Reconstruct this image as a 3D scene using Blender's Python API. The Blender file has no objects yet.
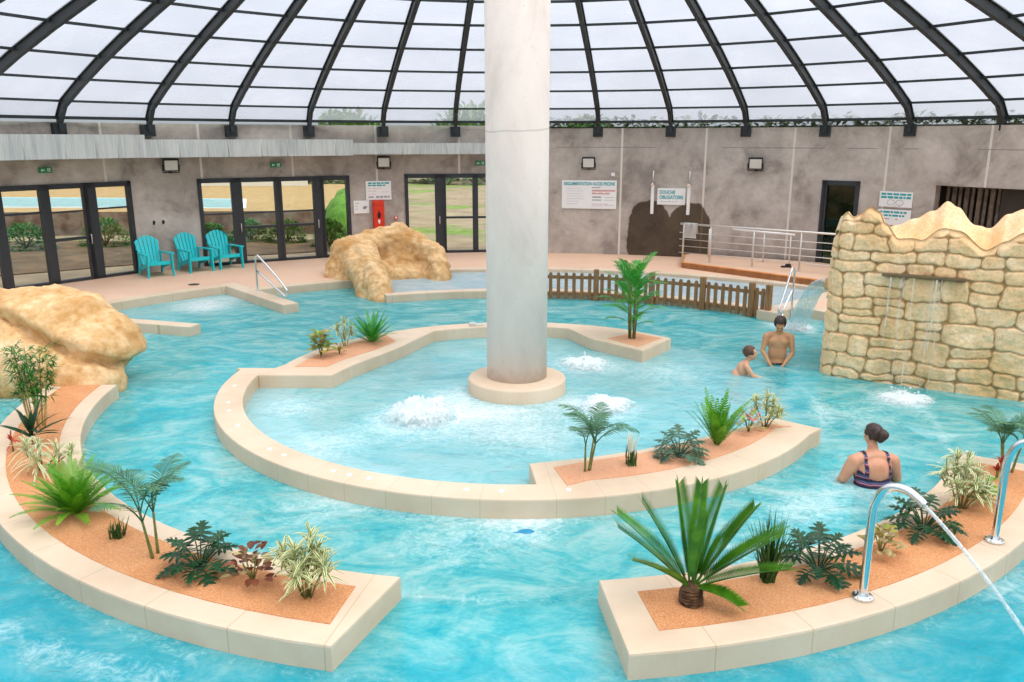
import bpy, bmesh, math, random
from math import sin, cos, pi, radians as R
from mathutils import Vector as V, Matrix, noise
rng = random.Random(7)
SC = bpy.context.scene
COL = SC.collection
CX, CY = 0.07, 11.15          # centre of the round hall (the column)
DECK = 0.18                   # deck level, pool water lies at 0
TOP = 0.20                    # top of the planter and ring copings

# ------------------------------------------------------------------ helpers
def lin(c):
    if isinstance(c, str):
        c = [int(c[i:i+2], 16)/255 for i in (0, 2, 4)]
    return tuple(x/12.92 if x <= .04045 else ((x+.055)/1.055)**2.4 for x in c)+(1.0,)

def pol(r, deg, z=0.0):
    return V((CX+r*sin(R(deg)), CY+r*cos(R(deg)), z))

def mesh_from(bm, name, smooth=False, weld=False):
    me = bpy.data.meshes.new(name)
    if weld:
        bmesh.ops.remove_doubles(bm, verts=bm.verts, dist=1e-4)
    bm.to_mesh(me); bm.free()
    if smooth:
        for p in me.polygons: p.use_smooth = True
    return me

def obj(name, bm, m, parent=None, smooth=False, fixn=True, weld=False):
    if fixn:
        bmesh.ops.recalc_face_normals(bm, faces=bm.faces)
    me = mesh_from(bm, name, smooth, weld)
    o = bpy.data.objects.new(name, me); COL.objects.link(o)
    if m is not None:
        for mm in (m if isinstance(m, (list, tuple)) else [m]): me.materials.append(mm)
    if parent is not None: o.parent = parent
    return o

def tag(o, label, cat, group=None, kind=None):
    o['label'] = label; o['category'] = cat
    if group: o['group'] = group
    if kind: o['kind'] = kind
    return o

def thing(name, label, cat, loc=(0, 0, 0), rz=0.0, group=None):
    o = bpy.data.objects.new(name, None); COL.objects.link(o)
    o.empty_display_size = .1
    o.location = loc; o.rotation_euler = (0, 0, rz)
    return tag(o, label, cat, group)

def struct(name, bm, m, parent=None, **k):
    o = obj(name, bm, m, parent, **k)
    if parent is None: o['kind'] = 'structure'
    return o

def copy_tree(o, parent=None):
    c = o.copy(); COL.objects.link(c)
    if parent is not None: c.parent = parent
    for ch in list(o.children): copy_tree(ch, c)
    return c

def box(bm, a, b, M=None, mi=0):
    x0, y0, z0 = a; x1, y1, z1 = b
    vs = [V((x, y, z)) for z in (z0, z1) for x, y in ((x0, y0), (x1, y0), (x1, y1), (x0, y1))]
    if M is not None: vs = [M @ v for v in vs]
    vs = [bm.verts.new(v) for v in vs]
    for f in ((3, 2, 1, 0), (4, 5, 6, 7), (0, 1, 5, 4), (1, 2, 6, 5), (2, 3, 7, 6), (3, 0, 4, 7)):
        bm.faces.new([vs[i] for i in f]).material_index = mi
    return vs

def bbox(bm, a, b, bev=.01, M=None, seg=2):
    """a bevelled box"""
    t = bmesh.new(); box(t, a, b)
    bmesh.ops.recalc_face_normals(t, faces=t.faces)
    bmesh.ops.bevel(t, geom=list(t.edges), offset=bev, segments=seg, affect='EDGES', profile=.6)
    merge(bm, t, M)

def merge(bm, t, M=None):
    mp = {}
    for v in t.verts: mp[v] = bm.verts.new(M @ v.co if M is not None else v.co)
    for f in t.faces:
        try:
            nf = bm.faces.new([mp[v] for v in f.verts]); nf.material_index = f.material_index; nf.smooth = f.smooth
        except ValueError: pass
    t.free()

def frame_at(d, up=V((0, 0, 1))):
    d = d.normalized()
    if abs(d.dot(up)) > .98: up = V((1, 0, 0))
    x = d.cross(up).normalized(); y = x.cross(d).normalized()
    return x, y

def tube(bm, pts, rad, n=8, cap=True, mi=0):
    pts = [V(p) for p in pts]
    rs = rad if isinstance(rad, (list, tuple)) else [rad]*len(pts)
    rings = []; x = None
    for i, p in enumerate(pts):
        d = (pts[min(i+1, len(pts)-1)]-pts[max(i-1, 0)])
        if d.length < 1e-9: d = V((0, 0, 1))
        d.normalize()
        if x is None: x, y = frame_at(d)
        else:
            x = (x-d*x.dot(d)).normalized(); y = d.cross(x)
        y = d.cross(x).normalized()
        rings.append([bm.verts.new(p+(x*cos(2*pi*k/n)+y*sin(2*pi*k/n))*rs[i]) for k in range(n)])
    for a, b in zip(rings, rings[1:]):
        for k in range(n):
            f = bm.faces.new((a[k], a[(k+1) % n], b[(k+1) % n], b[k])); f.smooth = True; f.material_index = mi
    if cap:
        bm.faces.new(list(reversed(rings[0]))).material_index = mi
        bm.faces.new(rings[-1]).material_index = mi

def lathe(bm, prof, n=32, c=(0, 0), cap=True):
    rings = [[bm.verts.new((c[0]+r*cos(2*pi*k/n), c[1]+r*sin(2*pi*k/n), z)) for k in range(n)] for r, z in prof]
    for a, b in zip(rings, rings[1:]):
        for k in range(n): bm.faces.new((a[k], a[(k+1) % n], b[(k+1) % n], b[k]))
    if cap:
        bm.faces.new(list(reversed(rings[0]))); bm.faces.new(rings[-1])

def prism(bm, poly, z0, z1, mi_top=0, mi_side=0, bottom=True):
    a = [bm.verts.new((x, y, z0)) for x, y in poly]; b = [bm.verts.new((x, y, z1)) for x, y in poly]
    n = len(poly)
    for i in range(n):
        bm.faces.new((a[i], a[(i+1) % n], b[(i+1) % n], b[i])).material_index = mi_side
    f = bm.faces.new(b); f.material_index = mi_top
    if bottom: bm.faces.new(list(reversed(a)))

def strip_ring(bm, lo, hi, z0, z1):
    """closed band between two open polylines lo and hi (same count), between z0 and z1"""
    n = len(lo)
    g = [[bm.verts.new((p[0], p[1], z)) for p in q] for q, z in ((lo, z1), (hi, z1), (hi, z0), (lo, z0))]
    for j in range(4):
        a, b = g[j], g[(j+1) % 4]
        for i in range(n-1): bm.faces.new((a[i], a[i+1], b[i+1], b[i]))
    bm.faces.new([g[j][0] for j in range(4)]); bm.faces.new([g[3-j][-1] for j in range(4)])

def arc(r, a0, a1, step=3.0):
    n = max(1, int(abs(a1-a0)/step+.5))
    return [tuple(pol(r, a0+(a1-a0)*i/n)[:2]) for i in range(n+1)]

def smooth_path(pts, k=6):
    """Catmull-Rom through pts"""
    P = [V(p) for p in pts]; out = []
    for i in range(len(P)-1):
        p0, p1, p2, p3 = P[max(i-1, 0)], P[i], P[i+1], P[min(i+2, len(P)-1)]
        for j in range(k):
            t = j/k
            out.append(.5*((2*p1)+(p2-p0)*t+(2*p0-5*p1+4*p2-p3)*t*t+(3*p1-p0-3*p2+p3)*t**3))
    out.append(P[-1]); return out

def ellip(bm, c, r, rot=None, sub=3):
    t = bmesh.new(); bmesh.ops.create_icosphere(t, subdivisions=sub, radius=1)
    M = Matrix.Translation(c) @ (rot.to_4x4() if rot is not None else Matrix.Identity(4)) @ Matrix.Diagonal((r[0], r[1], r[2], 1))
    merge(bm, t, M)

def capsule(bm, pts, rad, n=14):
    """tapering limb with round ends"""
    pts = [V(p) for p in pts]
    tube(bm, pts, rad, n=n)
    ellip(bm, pts[0], (rad[0],)*3, sub=2); ellip(bm, pts[-1], (rad[-1],)*3, sub=2)

def remesh(bm, voxel, smooth=3, factor=.5):
    """one continuous skin around the shapes in bm"""
    bmesh.ops.recalc_face_normals(bm, faces=bm.faces)
    me = bpy.data.meshes.new('skin'); bm.to_mesh(me); bm.free()
    o = bpy.data.objects.new('skin', me); COL.objects.link(o)
    md = o.modifiers.new('r', 'REMESH'); md.mode = 'VOXEL'; md.voxel_size = voxel
    dg = bpy.context.evaluated_depsgraph_get(); dg.update()
    m2 = bpy.data.meshes.new_from_object(o.evaluated_get(dg))
    bpy.data.objects.remove(o); bpy.data.meshes.remove(me)
    b = bmesh.new(); b.from_mesh(m2); bpy.data.meshes.remove(m2)
    for _ in range(smooth):
        bmesh.ops.smooth_vert(b, verts=b.verts, factor=factor, use_axis_x=True, use_axis_y=True, use_axis_z=True)
    for f in b.faces: f.smooth = True
    b.normal_update()
    return b

# ------------------------------------------------------------------ materials
def new_mat(name):
    m = bpy.data.materials.new(name); m.use_nodes = True
    nt = m.node_tree; nt.nodes.clear()
    out = nt.nodes.new('ShaderNodeOutputMaterial')
    return m, nt, out

class NT:
    """tiny node-building aid"""
    def __init__(s, nt): s.nt = nt
    def n(s, typ, ins=None, **kw):
        nd = s.nt.nodes.new(typ)
        for k, v in kw.items(): setattr(nd, k, v)
        for k, v in (ins or {}).items():
            if isinstance(v, bpy.types.NodeSocket): s.nt.links.new(v, nd.inputs[k])
            else: nd.inputs[k].default_value = v
        return nd
    def coord(s, which='Object'): return s.nt.nodes.new('ShaderNodeTexCoord').outputs[which]
    def pos(s): return s.nt.nodes.new('ShaderNodeNewGeometry').outputs['Position']
    def noise(s, scale, vec=None, detail=4, rough=.6, dist=0):
        i = {'Scale': scale, 'Detail': detail, 'Roughness': rough, 'Distortion': dist}
        if vec is not None: i['Vector'] = vec
        return s.n('ShaderNodeTexNoise', i).outputs['Fac']
    def ramp(s, fac, stops):
        r = s.n('ShaderNodeValToRGB', {'Fac': fac}); e = r.color_ramp.elements
        while len(e) < len(stops): e.new(.5)
        for el, (p, c) in zip(e, stops): el.position = p; el.color = lin(c) if isinstance(c, str) else c
        return r.outputs['Color']
    def mix(s, f, a, b, blend='MIX'):
        m = s.n('ShaderNodeMix', data_type='RGBA', blend_type=blend)
        for k, v in ((0, f), (6, a), (7, b)):
            if isinstance(v, bpy.types.NodeSocket): s.nt.links.new(v, m.inputs[k])
            else: m.inputs[k].default_value = lin(v) if isinstance(v, str) else v
        return m.outputs[2]
    def math(s, op, a, b=0.0, c=None):
        m = s.n('ShaderNodeMath', operation=op)
        for k, v in enumerate((a, b) if c is None else (a, b, c)):
            if isinstance(v, bpy.types.NodeSocket): s.nt.links.new(v, m.inputs[k])
            else: m.inputs[k].default_value = v
        return m.outputs[0]
    def map(s, vec, scale=(1, 1, 1), rot=(0, 0, 0), loc=(0, 0, 0)):
        return s.n('ShaderNodeMapping', {'Vector': vec, 'Scale': scale, 'Rotation': rot, 'Location': loc}).outputs[0]

def pbsdf(name, col, rough=.6, metal=0.0, bump=None, spec=.5, extra=None):
    """col: hex, or function(NT)->socket; bump: (scale, strength)"""
    m, nt, out = new_mat(name); t = NT(nt)
    p = t.n('ShaderNodeBsdfPrincipled', {'Roughness': rough, 'Metallic': metal, 'Specular IOR Level': spec})
    if callable(col): nt.links.new(col(t), p.inputs['Base Color'])
    else: p.inputs['Base Color'].default_value = lin(col)
    if bump:
        h = t.noise(bump[0], t.coord(), 5, .65)
        b = t.n('ShaderNodeBump', {'Height': h, 'Strength': bump[1], 'Distance': bump[2] if len(bump) > 2 else .02})
        nt.links.new(b.outputs[0], p.inputs['Normal'])
    if extra: extra(t, p)
    nt.links.new(p.outputs[0], out.inputs[0])
    return m

def speck(a, b, scale, lo=.35, hi=.65, detail=4):
    return lambda t: t.ramp(t.noise(scale, t.coord(), detail), [(lo, a), (hi, b)])

def concrete(t):
    c = t.coord()
    n1 = t.noise(.9, c, 6, .65, .4); n2 = t.noise(5, c, 5, .7); n3 = t.noise(.35, c, 3, .5)
    a = t.ramp(n1, [(.36, '80776f'), (.46, 'afa59c'), (.56, 'c4bbb2'), (.68, 'd8cfc7')])
    b = t.ramp(n2, [(.3, '9d948b'), (.7, 'd2cac1')])
    m = t.mix(.35, a, b)
    return t.mix(t.math('MULTIPLY', t.ramp(n3, [(.45, (0, 0, 0, 1)), (.7, (1, 1, 1, 1))]), .35), m, '857b73')

def concrete_wall(t):
    """bare concrete with vertical pour joints and a horizontal day joint, both real seams of the wall"""
    base = concrete(t)
    p = t.coord('UV')
    sx = t.n('ShaderNodeSeparateXYZ', {'Vector': p})
    # u in degrees around the hall, v in metres
    u, v = sx.outputs[0], sx.outputs[1]
    f = t.math('FRACT', t.math('ADD', t.math('DIVIDE', t.math('SUBTRACT', u, 13.6), 10.3), 100.0))
    d = t.math('ABSOLUTE', t.math('SUBTRACT', f, .5))
    seam = t.math('LESS_THAN', t.math('SUBTRACT', .5, d), .012)
    h = t.math('LESS_THAN', t.math('ABSOLUTE', t.math('SUBTRACT', v, 3.27)), .012)
    hn = t.math('MULTIPLY', h, t.math('GREATER_THAN', t.noise(.8, t.coord(), 2), .47))
    base = t.mix(t.math('MULTIPLY', seam, .9), base, 'dfd8cd')
    base = t.mix(t.math('MULTIPLY', hn, .55), base, '6d6762')
    # water stains on the wall under the two shower pipes (a wet patch with its own shape)
    def blob(cu, cv, ru, rv):
        a = t.math('DIVIDE', t.math('SUBTRACT', u, cu), ru); b = t.math('DIVIDE', t.math('SUBTRACT', v, cv), rv)
        return t.math('ADD', t.math('POWER', t.math('ABSOLUTE', a), 2.6), t.math('POWER', t.math('ABSOLUTE', b), 2.6))
    dd = t.math('MINIMUM', blob(17.35, .75, 2.8, 1.03), blob(22.4, .75, 2.75, 1.0))
    lowm = t.math('MINIMUM', dd, blob(19.9, .3, 5.1, .9))
    wob = t.math('MULTIPLY', t.math('SUBTRACT', t.noise(3, t.coord(), 4), .5), .7)
    wet = t.ramp(t.math('ADD', lowm, wob), [(.88, (1, 1, 1, 1)), (1.0, (0, 0, 0, 1))])
    wetc = t.mix(1.0, base, '716350', 'MULTIPLY')
    base = t.mix(t.math('MULTIPLY', wet, .97), base, wetc)
    # grime along the foot of the wall behind the railing
    g = t.ramp(t.math('ADD', v, t.math('MULTIPLY', t.noise(1.6, t.coord(), 5), 1.1)), [(.78, (1, 1, 1, 1)), (1.45, (0, 0, 0, 1))])
    gm = t.math('MULTIPLY', g, t.math('GREATER_THAN', u, 25.0))
    return t.mix(t.math('MULTIPLY', gm, .5), base, '5b5551')

M = {}
M['wall'] = pbsdf('bare_concrete', concrete_wall, .85, bump=(9, .25))
M['concrete'] = pbsdf('raw_concrete', concrete, .85, bump=(9, .25))
def column_col(t):
    c = t.coord(); n = t.noise(1.1, t.map(c, (1, 1, .5)), 6, .65, .5); n2 = t.noise(30, c, 3)
    a = t.ramp(n, [(.3, 'd2c6be'), (.5, 'e2d8d0'), (.75, 'ece4dd')])
    a = t.mix(t.math('MULTIPLY', t.math('GREATER_THAN', n2, .69), .35), a, '9a9088')
    z = t.n('ShaderNodeSeparateXYZ', {'Vector': c}).outputs[2]
    foot = t.ramp(t.math('ADD', z, t.math('MULTIPLY', t.noise(6, c, 5), .5)), [(.40, (1, 1, 1, 1)), (.62, (0, 0, 0, 1))])
    j = t.math('LESS_THAN', t.math('ABSOLUTE', t.math('SUBTRACT', t.math('ADD', z, t.math('MULTIPLY', t.noise(.8, c, 2), .25)), 3.75)), .012)
    a = t.mix(t.math('MULTIPLY', foot, .35), a, '8a7a70')
    return t.mix(t.math('MULTIPLY', j, .35), a, '9c938c')
M['column'] = pbsdf('cast_column_concrete', column_col, .75, bump=(14, .15))
def stone_col(t):
    c = t.coord(); n = t.noise(1.3, c, 5, .6); n2 = t.noise(60, c, 3, .7)
    a = t.ramp(n, [(.3, 'cab196'), (.5, 'd3bda3'), (.75, 'dbcab4')])
    a = t.mix(t.math('MULTIPLY', n2, .22), a, 'd6bd9c')
    # mortar joints between the cast blocks, laid out round the hall's centre
    s = t.n('ShaderNodeSeparateXYZ', {'Vector': t.pos()})
    an = t.math('MULTIPLY', t.math('ARCTAN2', t.math('SUBTRACT', s.outputs[0], CX), t.math('SUBTRACT', s.outputs[1], CY)), 57.29578)
    f = t.math('FRACT', t.math('ADD', t.math('DIVIDE', t.math('ADD', an, 3.2), 6.6), 100.0))
    j = t.math('LESS_THAN', f, .012)
    return t.mix(t.math('MULTIPLY', j, .55), a, 'a88e68')
M['coping'] = pbsdf('cream_cast_stone', stone_col, .7, bump=(40, .12))
M['deck'] = pbsdf('pinkish_resin_deck', lambda t: t.mix(.35, t.ramp(t.noise(.5, t.coord(), 3), [(.3, 'd9b094'), (.7, 'e6c2a4')]),
                  t.ramp(t.noise(120, t.coord(), 2), [(.3, 'b98f76'), (.7, 'f0d3ba')])), .75, bump=(150, .1))
M['gravel'] = pbsdf('orange_gravel', lambda t: t.mix(.5, t.ramp(t.noise(1.4, t.coord(), 5), [(.3, 'b8753f'), (.5, 'c9864f'), (.7, 'd69b68')]),
                    t.ramp(t.noise(95, t.coord(), 2, .7), [(.3, '9a5c30'), (.5, 'd09262'), (.72, 'ecc29a')])), .9, bump=(95, .5, .01))
M['gravel_pink'] = pbsdf('pink_gravel', lambda t: t.mix(.5, t.ramp(t.noise(1.4, t.coord(), 5), [(.3, 'cd8d66'), (.7, 'dba683')]),
                    t.ramp(t.noise(95, t.coord(), 2, .7), [(.3, 'b87850'), (.5, 'd99f77'), (.72, 'edc8a8')])), .9, bump=(95, .4, .01))
def rock_col(t):
    c = t.coord(); n = t.noise(1.5, c, 6, .62, .6); n2 = t.noise(7, c, 5, .7); n3 = t.noise(.8, t.map(c, (1, 1, 1), loc=(3, 1, 7)), 3)
    a = t.ramp(n, [(.30, 'a87a40'), (.42, 'cda26c'), (.54, 'dfbd8e'), (.72, 'ebd2ae')])
    b = t.ramp(n2, [(.36, 'b5803f'), (.5, 'd8b078'), (.62, 'ecd0a4')])
    a = t.mix(.5, a, b)
    return t.mix(t.math('MULTIPLY', t.ramp(n3, [(.50, (0, 0, 0, 1)), (.62, (1, 1, 1, 1))]), .6), a, 'b47f3a')
M['rock'] = pbsdf('sandy_rock', rock_col, .88, bump=(9, .4, .02))
def wallstone_col(t):
    c = t.coord(); n = t.noise(2.2, c, 6, .65); n2 = t.noise(26, c, 4, .75); n3 = t.noise(.9, t.map(c, (1, 1, .7), loc=(2, 5, 3)), 4)
    a = t.ramp(n, [(.28, 'e6bb85'), (.5, 'f6d2a2'), (.72, 'fce5c2')])
    a = t.mix(t.math('MULTIPLY', t.ramp(n2, [(.35, (1, 1, 1, 1)), (.55, (0, 0, 0, 1))]), .4), a, 'c2925a')
    a = t.mix(t.math('MULTIPLY', t.ramp(n3, [(.5, (0, 0, 0, 1)), (.7, (1, 1, 1, 1))]), .45), a, 'bf9046')
    g = t.n('ShaderNodeAttribute', attribute_name='joint').outputs['Fac']
    a = t.mix(t.math('MULTIPLY', g, .8), a, '8a6a3a')
    w = t.n('ShaderNodeAttribute', attribute_name='wet').outputs['Fac']
    return t.mix(t.math('MULTIPLY', w, .55), a, '9a7836')
M['wallstone'] = pbsdf('carved_sandstone', wallstone_col, .88, bump=(30, .45, .02))
M['dark'] = pbsdf('anthracite_aluminium', '2d3035', .45, .0)
M['steel_dark'] = pbsdf('dark_painted_steel', '262d30', .55, .0)
M['chrome'] = pbsdf('polished_steel', 'dfe3e6', .12, 1.0)
M['steel'] = pbsdf('brushed_steel', 'dcd8d0', .4, .6)
M['zinc'] = pbsdf('weathered_zinc', lambda t: t.mix(.5, t.ramp(t.noise(2.2, t.map(t.coord(), (2.5, 2.5, .25)), 5, .7), [(.3, 'a3abac'), (.55, 'd0d3d0'), (.75, 'e6e4dc')]),
                   t.ramp(t.noise(14, t.map(t.coord(), (2, 2, .1)), 3), [(.3, '9aa3a6'), (.7, 'd0d0ca')])), .55, .15)
M['wood'] = pbsdf('brown_stained_wood', lambda t: t.ramp(t.noise(5, t.map(t.coord(), (3, 3, .4)), 5, .7), [(.3, '74512f'), (.55, '936a42'), (.75, 'a67c50')]), .7, bump=(30, .3))
M['turq'] = pbsdf('turquoise_plastic', '12c8d0', .4)
M['white'] = pbsdf('white_board', 'eeeeec', .6)
M['cyan_ink'] = pbsdf('turquoise_print', '1aa3ab', .6)
M['grey_ink'] = pbsdf('grey_print', '9aa0a6', .7)
M['red_ink'] = pbsdf('red_print', 'd3a09c', .7)
M['pink_ink'] = pbsdf('pale_print', 'd8d4d8', .7)
M['red'] = pbsdf('red_enamel', 'd8361d', .35)
M['black'] = pbsdf('black_plastic', '1b1b1d', .5)
M['green_sign'] = pbsdf('green_exit_sign', '1d8f5c', .5)
M['orange'] = pbsdf('terracotta_edge', speck('c8762f', 'dd9550', 6), .8)
M['towel'] = pbsdf('white_terry', 'e9e5e0', .95, bump=(160, .4, .01))
M['lampglass'] = pbsdf('floodlight_glass', 'd8d6cf', .25)
def pane_mat(name, tint, rough_white, fac):
    m, nt, out = new_mat(name); t = NT(nt)
    tr = t.n('ShaderNodeBsdfTransparent', {'Color': tint})
    tl = t.n('ShaderNodeBsdfTranslucent', {'Color': rough_white})
    gl = t.n('ShaderNodeBsdfGlossy', {'Color': (1, 1, 1, 1), 'Roughness': .15})
    nn = t.noise(.55, t.coord(), 3)
    f = t.math('ADD', fac, t.math('MULTIPLY', t.math('SUBTRACT', nn, .5), .25))
    mx = t.n('ShaderNodeMixShader', {0: f, 1: tr.outputs[0], 2: tl.outputs[0]})
    m2 = t.n('ShaderNodeMixShader', {0: .04, 1: mx.outputs[0], 2: gl.outputs[0]})
    nt.links.new(m2.outputs[0], out.inputs[0]); return m
M['milky'] = pane_mat('milky_polycarbonate', (.93, .95, .99, 1), (.86, .89, .96, 1), .27)
def glass_mat(name, tint, refl=.08):
    m, nt, out = new_mat(name); t = NT(nt)
    tr = t.n('ShaderNodeBsdfTransparent', {'Color': tint}); gl = t.n('ShaderNodeBsdfGlossy', {'Roughness': .02})
    fr = t.n('ShaderNodeFresnel', {'IOR': 1.45})
    mx = t.n('ShaderNodeMixShader', {0: t.math('MULTIPLY', fr.outputs[0], refl), 1: tr.outputs[0], 2: gl.outputs[0]})
    nt.links.new(mx.outputs[0], out.inputs[0]); return m
M['glass'] = glass_mat('door_glass', (.88, .93, .92, 1), 1.0)
M['darkglass'] = glass_mat('dark_door_glass', (.30, .36, .35, 1), 1.0)

def water_mat():
    m, nt, out = new_mat('pool_water'); t = NT(nt)
    p = t.pos()
    w1 = t.noise(2.6, t.map(p, (1, 1.5, 1)), 5, .62, 1.2)
    w2 = t.noise(11, p, 3, .6, .6)
    h = t.math('ADD', t.math('MULTIPLY', w1, .7), t.math('MULTIPLY', w2, .22))
    bmp = t.n('ShaderNodeBump', {'Height': h, 'Strength': .55, 'Distance': .10})
    # aeration: milky bubbles in the moving water
    a1 = t.noise(1.1, t.map(p, (1, 1.5, 1)), 5, .65, 1.6); a2 = t.noise(7, t.map(p, (1, 1.6, 1)), 4, .7, 1.0)
    aer = t.math('ADD', a1, t.math('MULTIPLY', t.math('SUBTRACT', a2, .5), .35))
    fo = t.n('ShaderNodeAttribute', attribute_name='foam').outputs['Fac']
    a3 = t.noise(9, p, 6, .75, 1.5)
    fo2 = t.math('MULTIPLY', fo, t.math('ADD', .35, t.math('MULTIPLY', a3, 1.3)))
    foam = t.ramp(t.math('ADD', fo2, t.math('MULTIPLY', t.math('SUBTRACT', a3, .5), .6)), [(.22, (0, 0, 0, 1)), (.85, (1, 1, 1, 1))])
    dcol = t.ramp(aer, [(.30, '24b1bf'), (.45, '60c7cc'), (.59, '96d7d7'), (.78, 'c6e6e5')])
    mk = t.n('ShaderNodeAttribute', attribute_name='milk').outputs['Fac']
    dcol = t.mix(t.math('MULTIPLY', mk, t.math('ADD', .25, t.math('MULTIPLY', aer, .7))), dcol, 'b4e0e3')
    near_tint = t.n('ShaderNodeAttribute', attribute_name='deep').outputs['Fac']
    dcol = t.mix(t.math('MULTIPLY', near_tint, t.math('SUBTRACT', 1.12, aer)), dcol, '02a6be')  # richer near-side colour painted in for weaker reflection at steep view, over lower floor
    dcol = t.mix(foam, dcol, 'dfeaea')
    dif = t.n('ShaderNodeBsdfDiffuse', {'Color': dcol, 'Normal': bmp.outputs[0]})
    tr = t.n('ShaderNodeBsdfTransparent', {'Color': (.93, .985, .99, 1)})
    fac = t.math('ADD', .62, t.math('MULTIPLY', foam, .36))
    mx = t.n('ShaderNodeMixShader', {0: fac, 1: tr.outputs[0], 2: dif.outputs[0]})
    gl = t.n('ShaderNodeBsdfGlossy', {'Roughness': .06, 'Normal': bmp.outputs[0]})
    fr = t.n('ShaderNodeFresnel', {'IOR': 1.33, 'Normal': bmp.outputs[0]})
    m2 = t.n('ShaderNodeMixShader', {0: t.math('MULTIPLY', fr.outputs[0], .6), 1: mx.outputs[0], 2: gl.outputs[0]})
    nt.links.new(m2.outputs[0], out.inputs[0])
    va = t.n('ShaderNodeVolumeAbsorption', {'Color': (.0, .88, .93, 1), 'Density': .8})
    nt.links.new(va.outputs[0], out.inputs[1])
    return m
M['water'] = water_mat()
def shallow_mat():
    m, nt, out = new_mat('shallow_milky_water'); t = NT(nt)
    n = t.noise(3, t.map(t.pos(), (1, 1.5, 1)), 4); b = t.n('ShaderNodeBump', {'Height': n, 'Strength': .5, 'Distance': .06})
    d = t.n('ShaderNodeBsdfDiffuse', {'Color': t.ramp(n, [(.3, lin('b9d9e2')), (.7, lin('dfeaec'))])}); tr = t.n('ShaderNodeBsdfTransparent', {'Color': (.9, .97, .98, 1)})
    mx = t.n('ShaderNodeMixShader', {0: .6, 1: tr.outputs[0], 2: d.outputs[0]})
    g = t.n('ShaderNodeBsdfGlossy', {'Roughness': .12, 'Normal': b.outputs[0]}); fr = t.n('ShaderNodeFresnel', {'IOR': 1.33, 'Normal': b.outputs[0]})
    m2 = t.n('ShaderNodeMixShader', {0: t.math('MULTIPLY', fr.outputs[0], .35), 1: mx.outputs[0], 2: g.outputs[0]})
    nt.links.new(m2.outputs[0], out.inputs[0]); return m
M['water_pale'] = shallow_mat()
M['basin'] = pbsdf('pale_blue_pool_lining', lambda t: t.ramp(t.noise(.7, t.coord(), 4), [(.3, 'bfeaf0'), (.7, 'dcf6f8')]), .6)
M['basin_white'] = pbsdf('white_pool_lining', 'd9ecee', .6)
def foam_mat():
    m, nt, out = new_mat('white_foam'); t = NT(nt)
    d = t.n('ShaderNodeBsdfDiffuse', {'Color': lin('d9e4e4')}); tr = t.n('ShaderNodeBsdfTransparent', {'Color': (.9, .98, 1, 1)})
    n = t.noise(16, t.pos(), 5, .75); th = t.n('ShaderNodeAttribute', attribute_name='thick').outputs['Fac']
    n = t.math('ADD', t.math('MULTIPLY', th, .95), t.math('MULTIPLY', t.math('SUBTRACT', n, .5), 1.5))
    mx = t.n('ShaderNodeMixShader', {0: t.ramp(n, [(.10, (0, 0, 0, 1)), (.75, (.92, .92, .92, 1))]), 1: tr.outputs[0], 2: d.outputs[0]})
    nt.links.new(mx.outputs[0], out.inputs[0]); return m
M['foam'] = foam_mat()
def jet_mat():
    m, nt, out = new_mat('falling_water'); t = NT(nt)
    d = t.n('ShaderNodeBsdfDiffuse', {'Color': lin('f2f6f6')}); tr = t.n('ShaderNodeBsdfTransparent', {'Color': (.95, .98, .99, 1)})
    g = t.n('ShaderNodeBsdfGlossy', {'Roughness': .1})
    n = t.noise(6, t.map(t.coord(), (6, 6, 1.2)), 4, .7)
    mx = t.n('ShaderNodeMixShader', {0: t.ramp(n, [(.35, (.12, .12, .12, 1)), (.7, (.7, .7, .7, 1))]), 1: tr.outputs[0], 2: d.outputs[0]})
    m2 = t.n('ShaderNodeMixShader', {0: .1, 1: mx.outputs[0], 2: g.outputs[0]})
    nt.links.new(m2.outputs[0], out.inputs[0]); return m
M['jet'] = jet_mat()

def leaf_mat(name, a, b, edge=None, rough=.45, transl=.25):
    """leaf green varying over the plant; edge = colour of the leaf margin (u runs across the leaf)"""
    m, nt, out = new_mat(name); t = NT(nt)
    n = t.noise(6, t.coord(), 3)
    c = t.ramp(n, [(.3, a), (.7, b)])
    if edge:
        u = t.n('ShaderNodeSeparateXYZ', {'Vector': t.coord('UV')}).outputs[0]
        e = t.math('GREATER_THAN', t.math('ABSOLUTE', t.math('SUBTRACT', u, .5)), .21)
        c = t.mix(e, c, edge)
    p = t.n('ShaderNodeBsdfPrincipled', {'Roughness': rough, 'Base Color': c})
    tl = t.n('ShaderNodeBsdfTranslucent', {'Color': c})
    mx = t.n('ShaderNodeMixShader', {0: transl, 1: p.outputs[0], 2: tl.outputs[0]})
    nt.links.new(mx.outputs[0], out.inputs[0]); return m
M['l_cycas'] = leaf_mat('cycad_green', '1f5a12', '5f9a22', rough=.3)
M['l_fern'] = leaf_mat('fern_green', '3f8a12', '7dbb2c')
M['l_areca'] = leaf_mat('areca_green', '2f5f45', '5d8f62')
M['l_phil'] = leaf_mat('philodendron_green', '143d22', '2f6238', rough=.3)
M['l_phil_pale'] = leaf_mat('grey_philodendron_green', '2c5842', '6a9478', rough=.35)
M['l_parlor'] = leaf_mat('parlour_palm_green', '1c7a2c', '55b83a')
M['l_var'] = leaf_mat('variegated_leaf', '5d7a2a', '86a046', 'e6e2b4')
M['l_varpale'] = leaf_mat('pale_variegated_leaf', '5d7d34', '8fa95a', 'f1edc6')
M['l_dark'] = leaf_mat('dark_strap_leaf', '173a26', '2f5f3a')
M['l_grass'] = leaf_mat('grass_blade', '1e4a22', '4d7a35')
M['l_bamboo'] = leaf_mat('bamboo_green', '1f5a1c', '4f9436')
M['l_croton'] = leaf_mat('croton_yellow', '5d7a1c', 'c8b24a')
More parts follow.
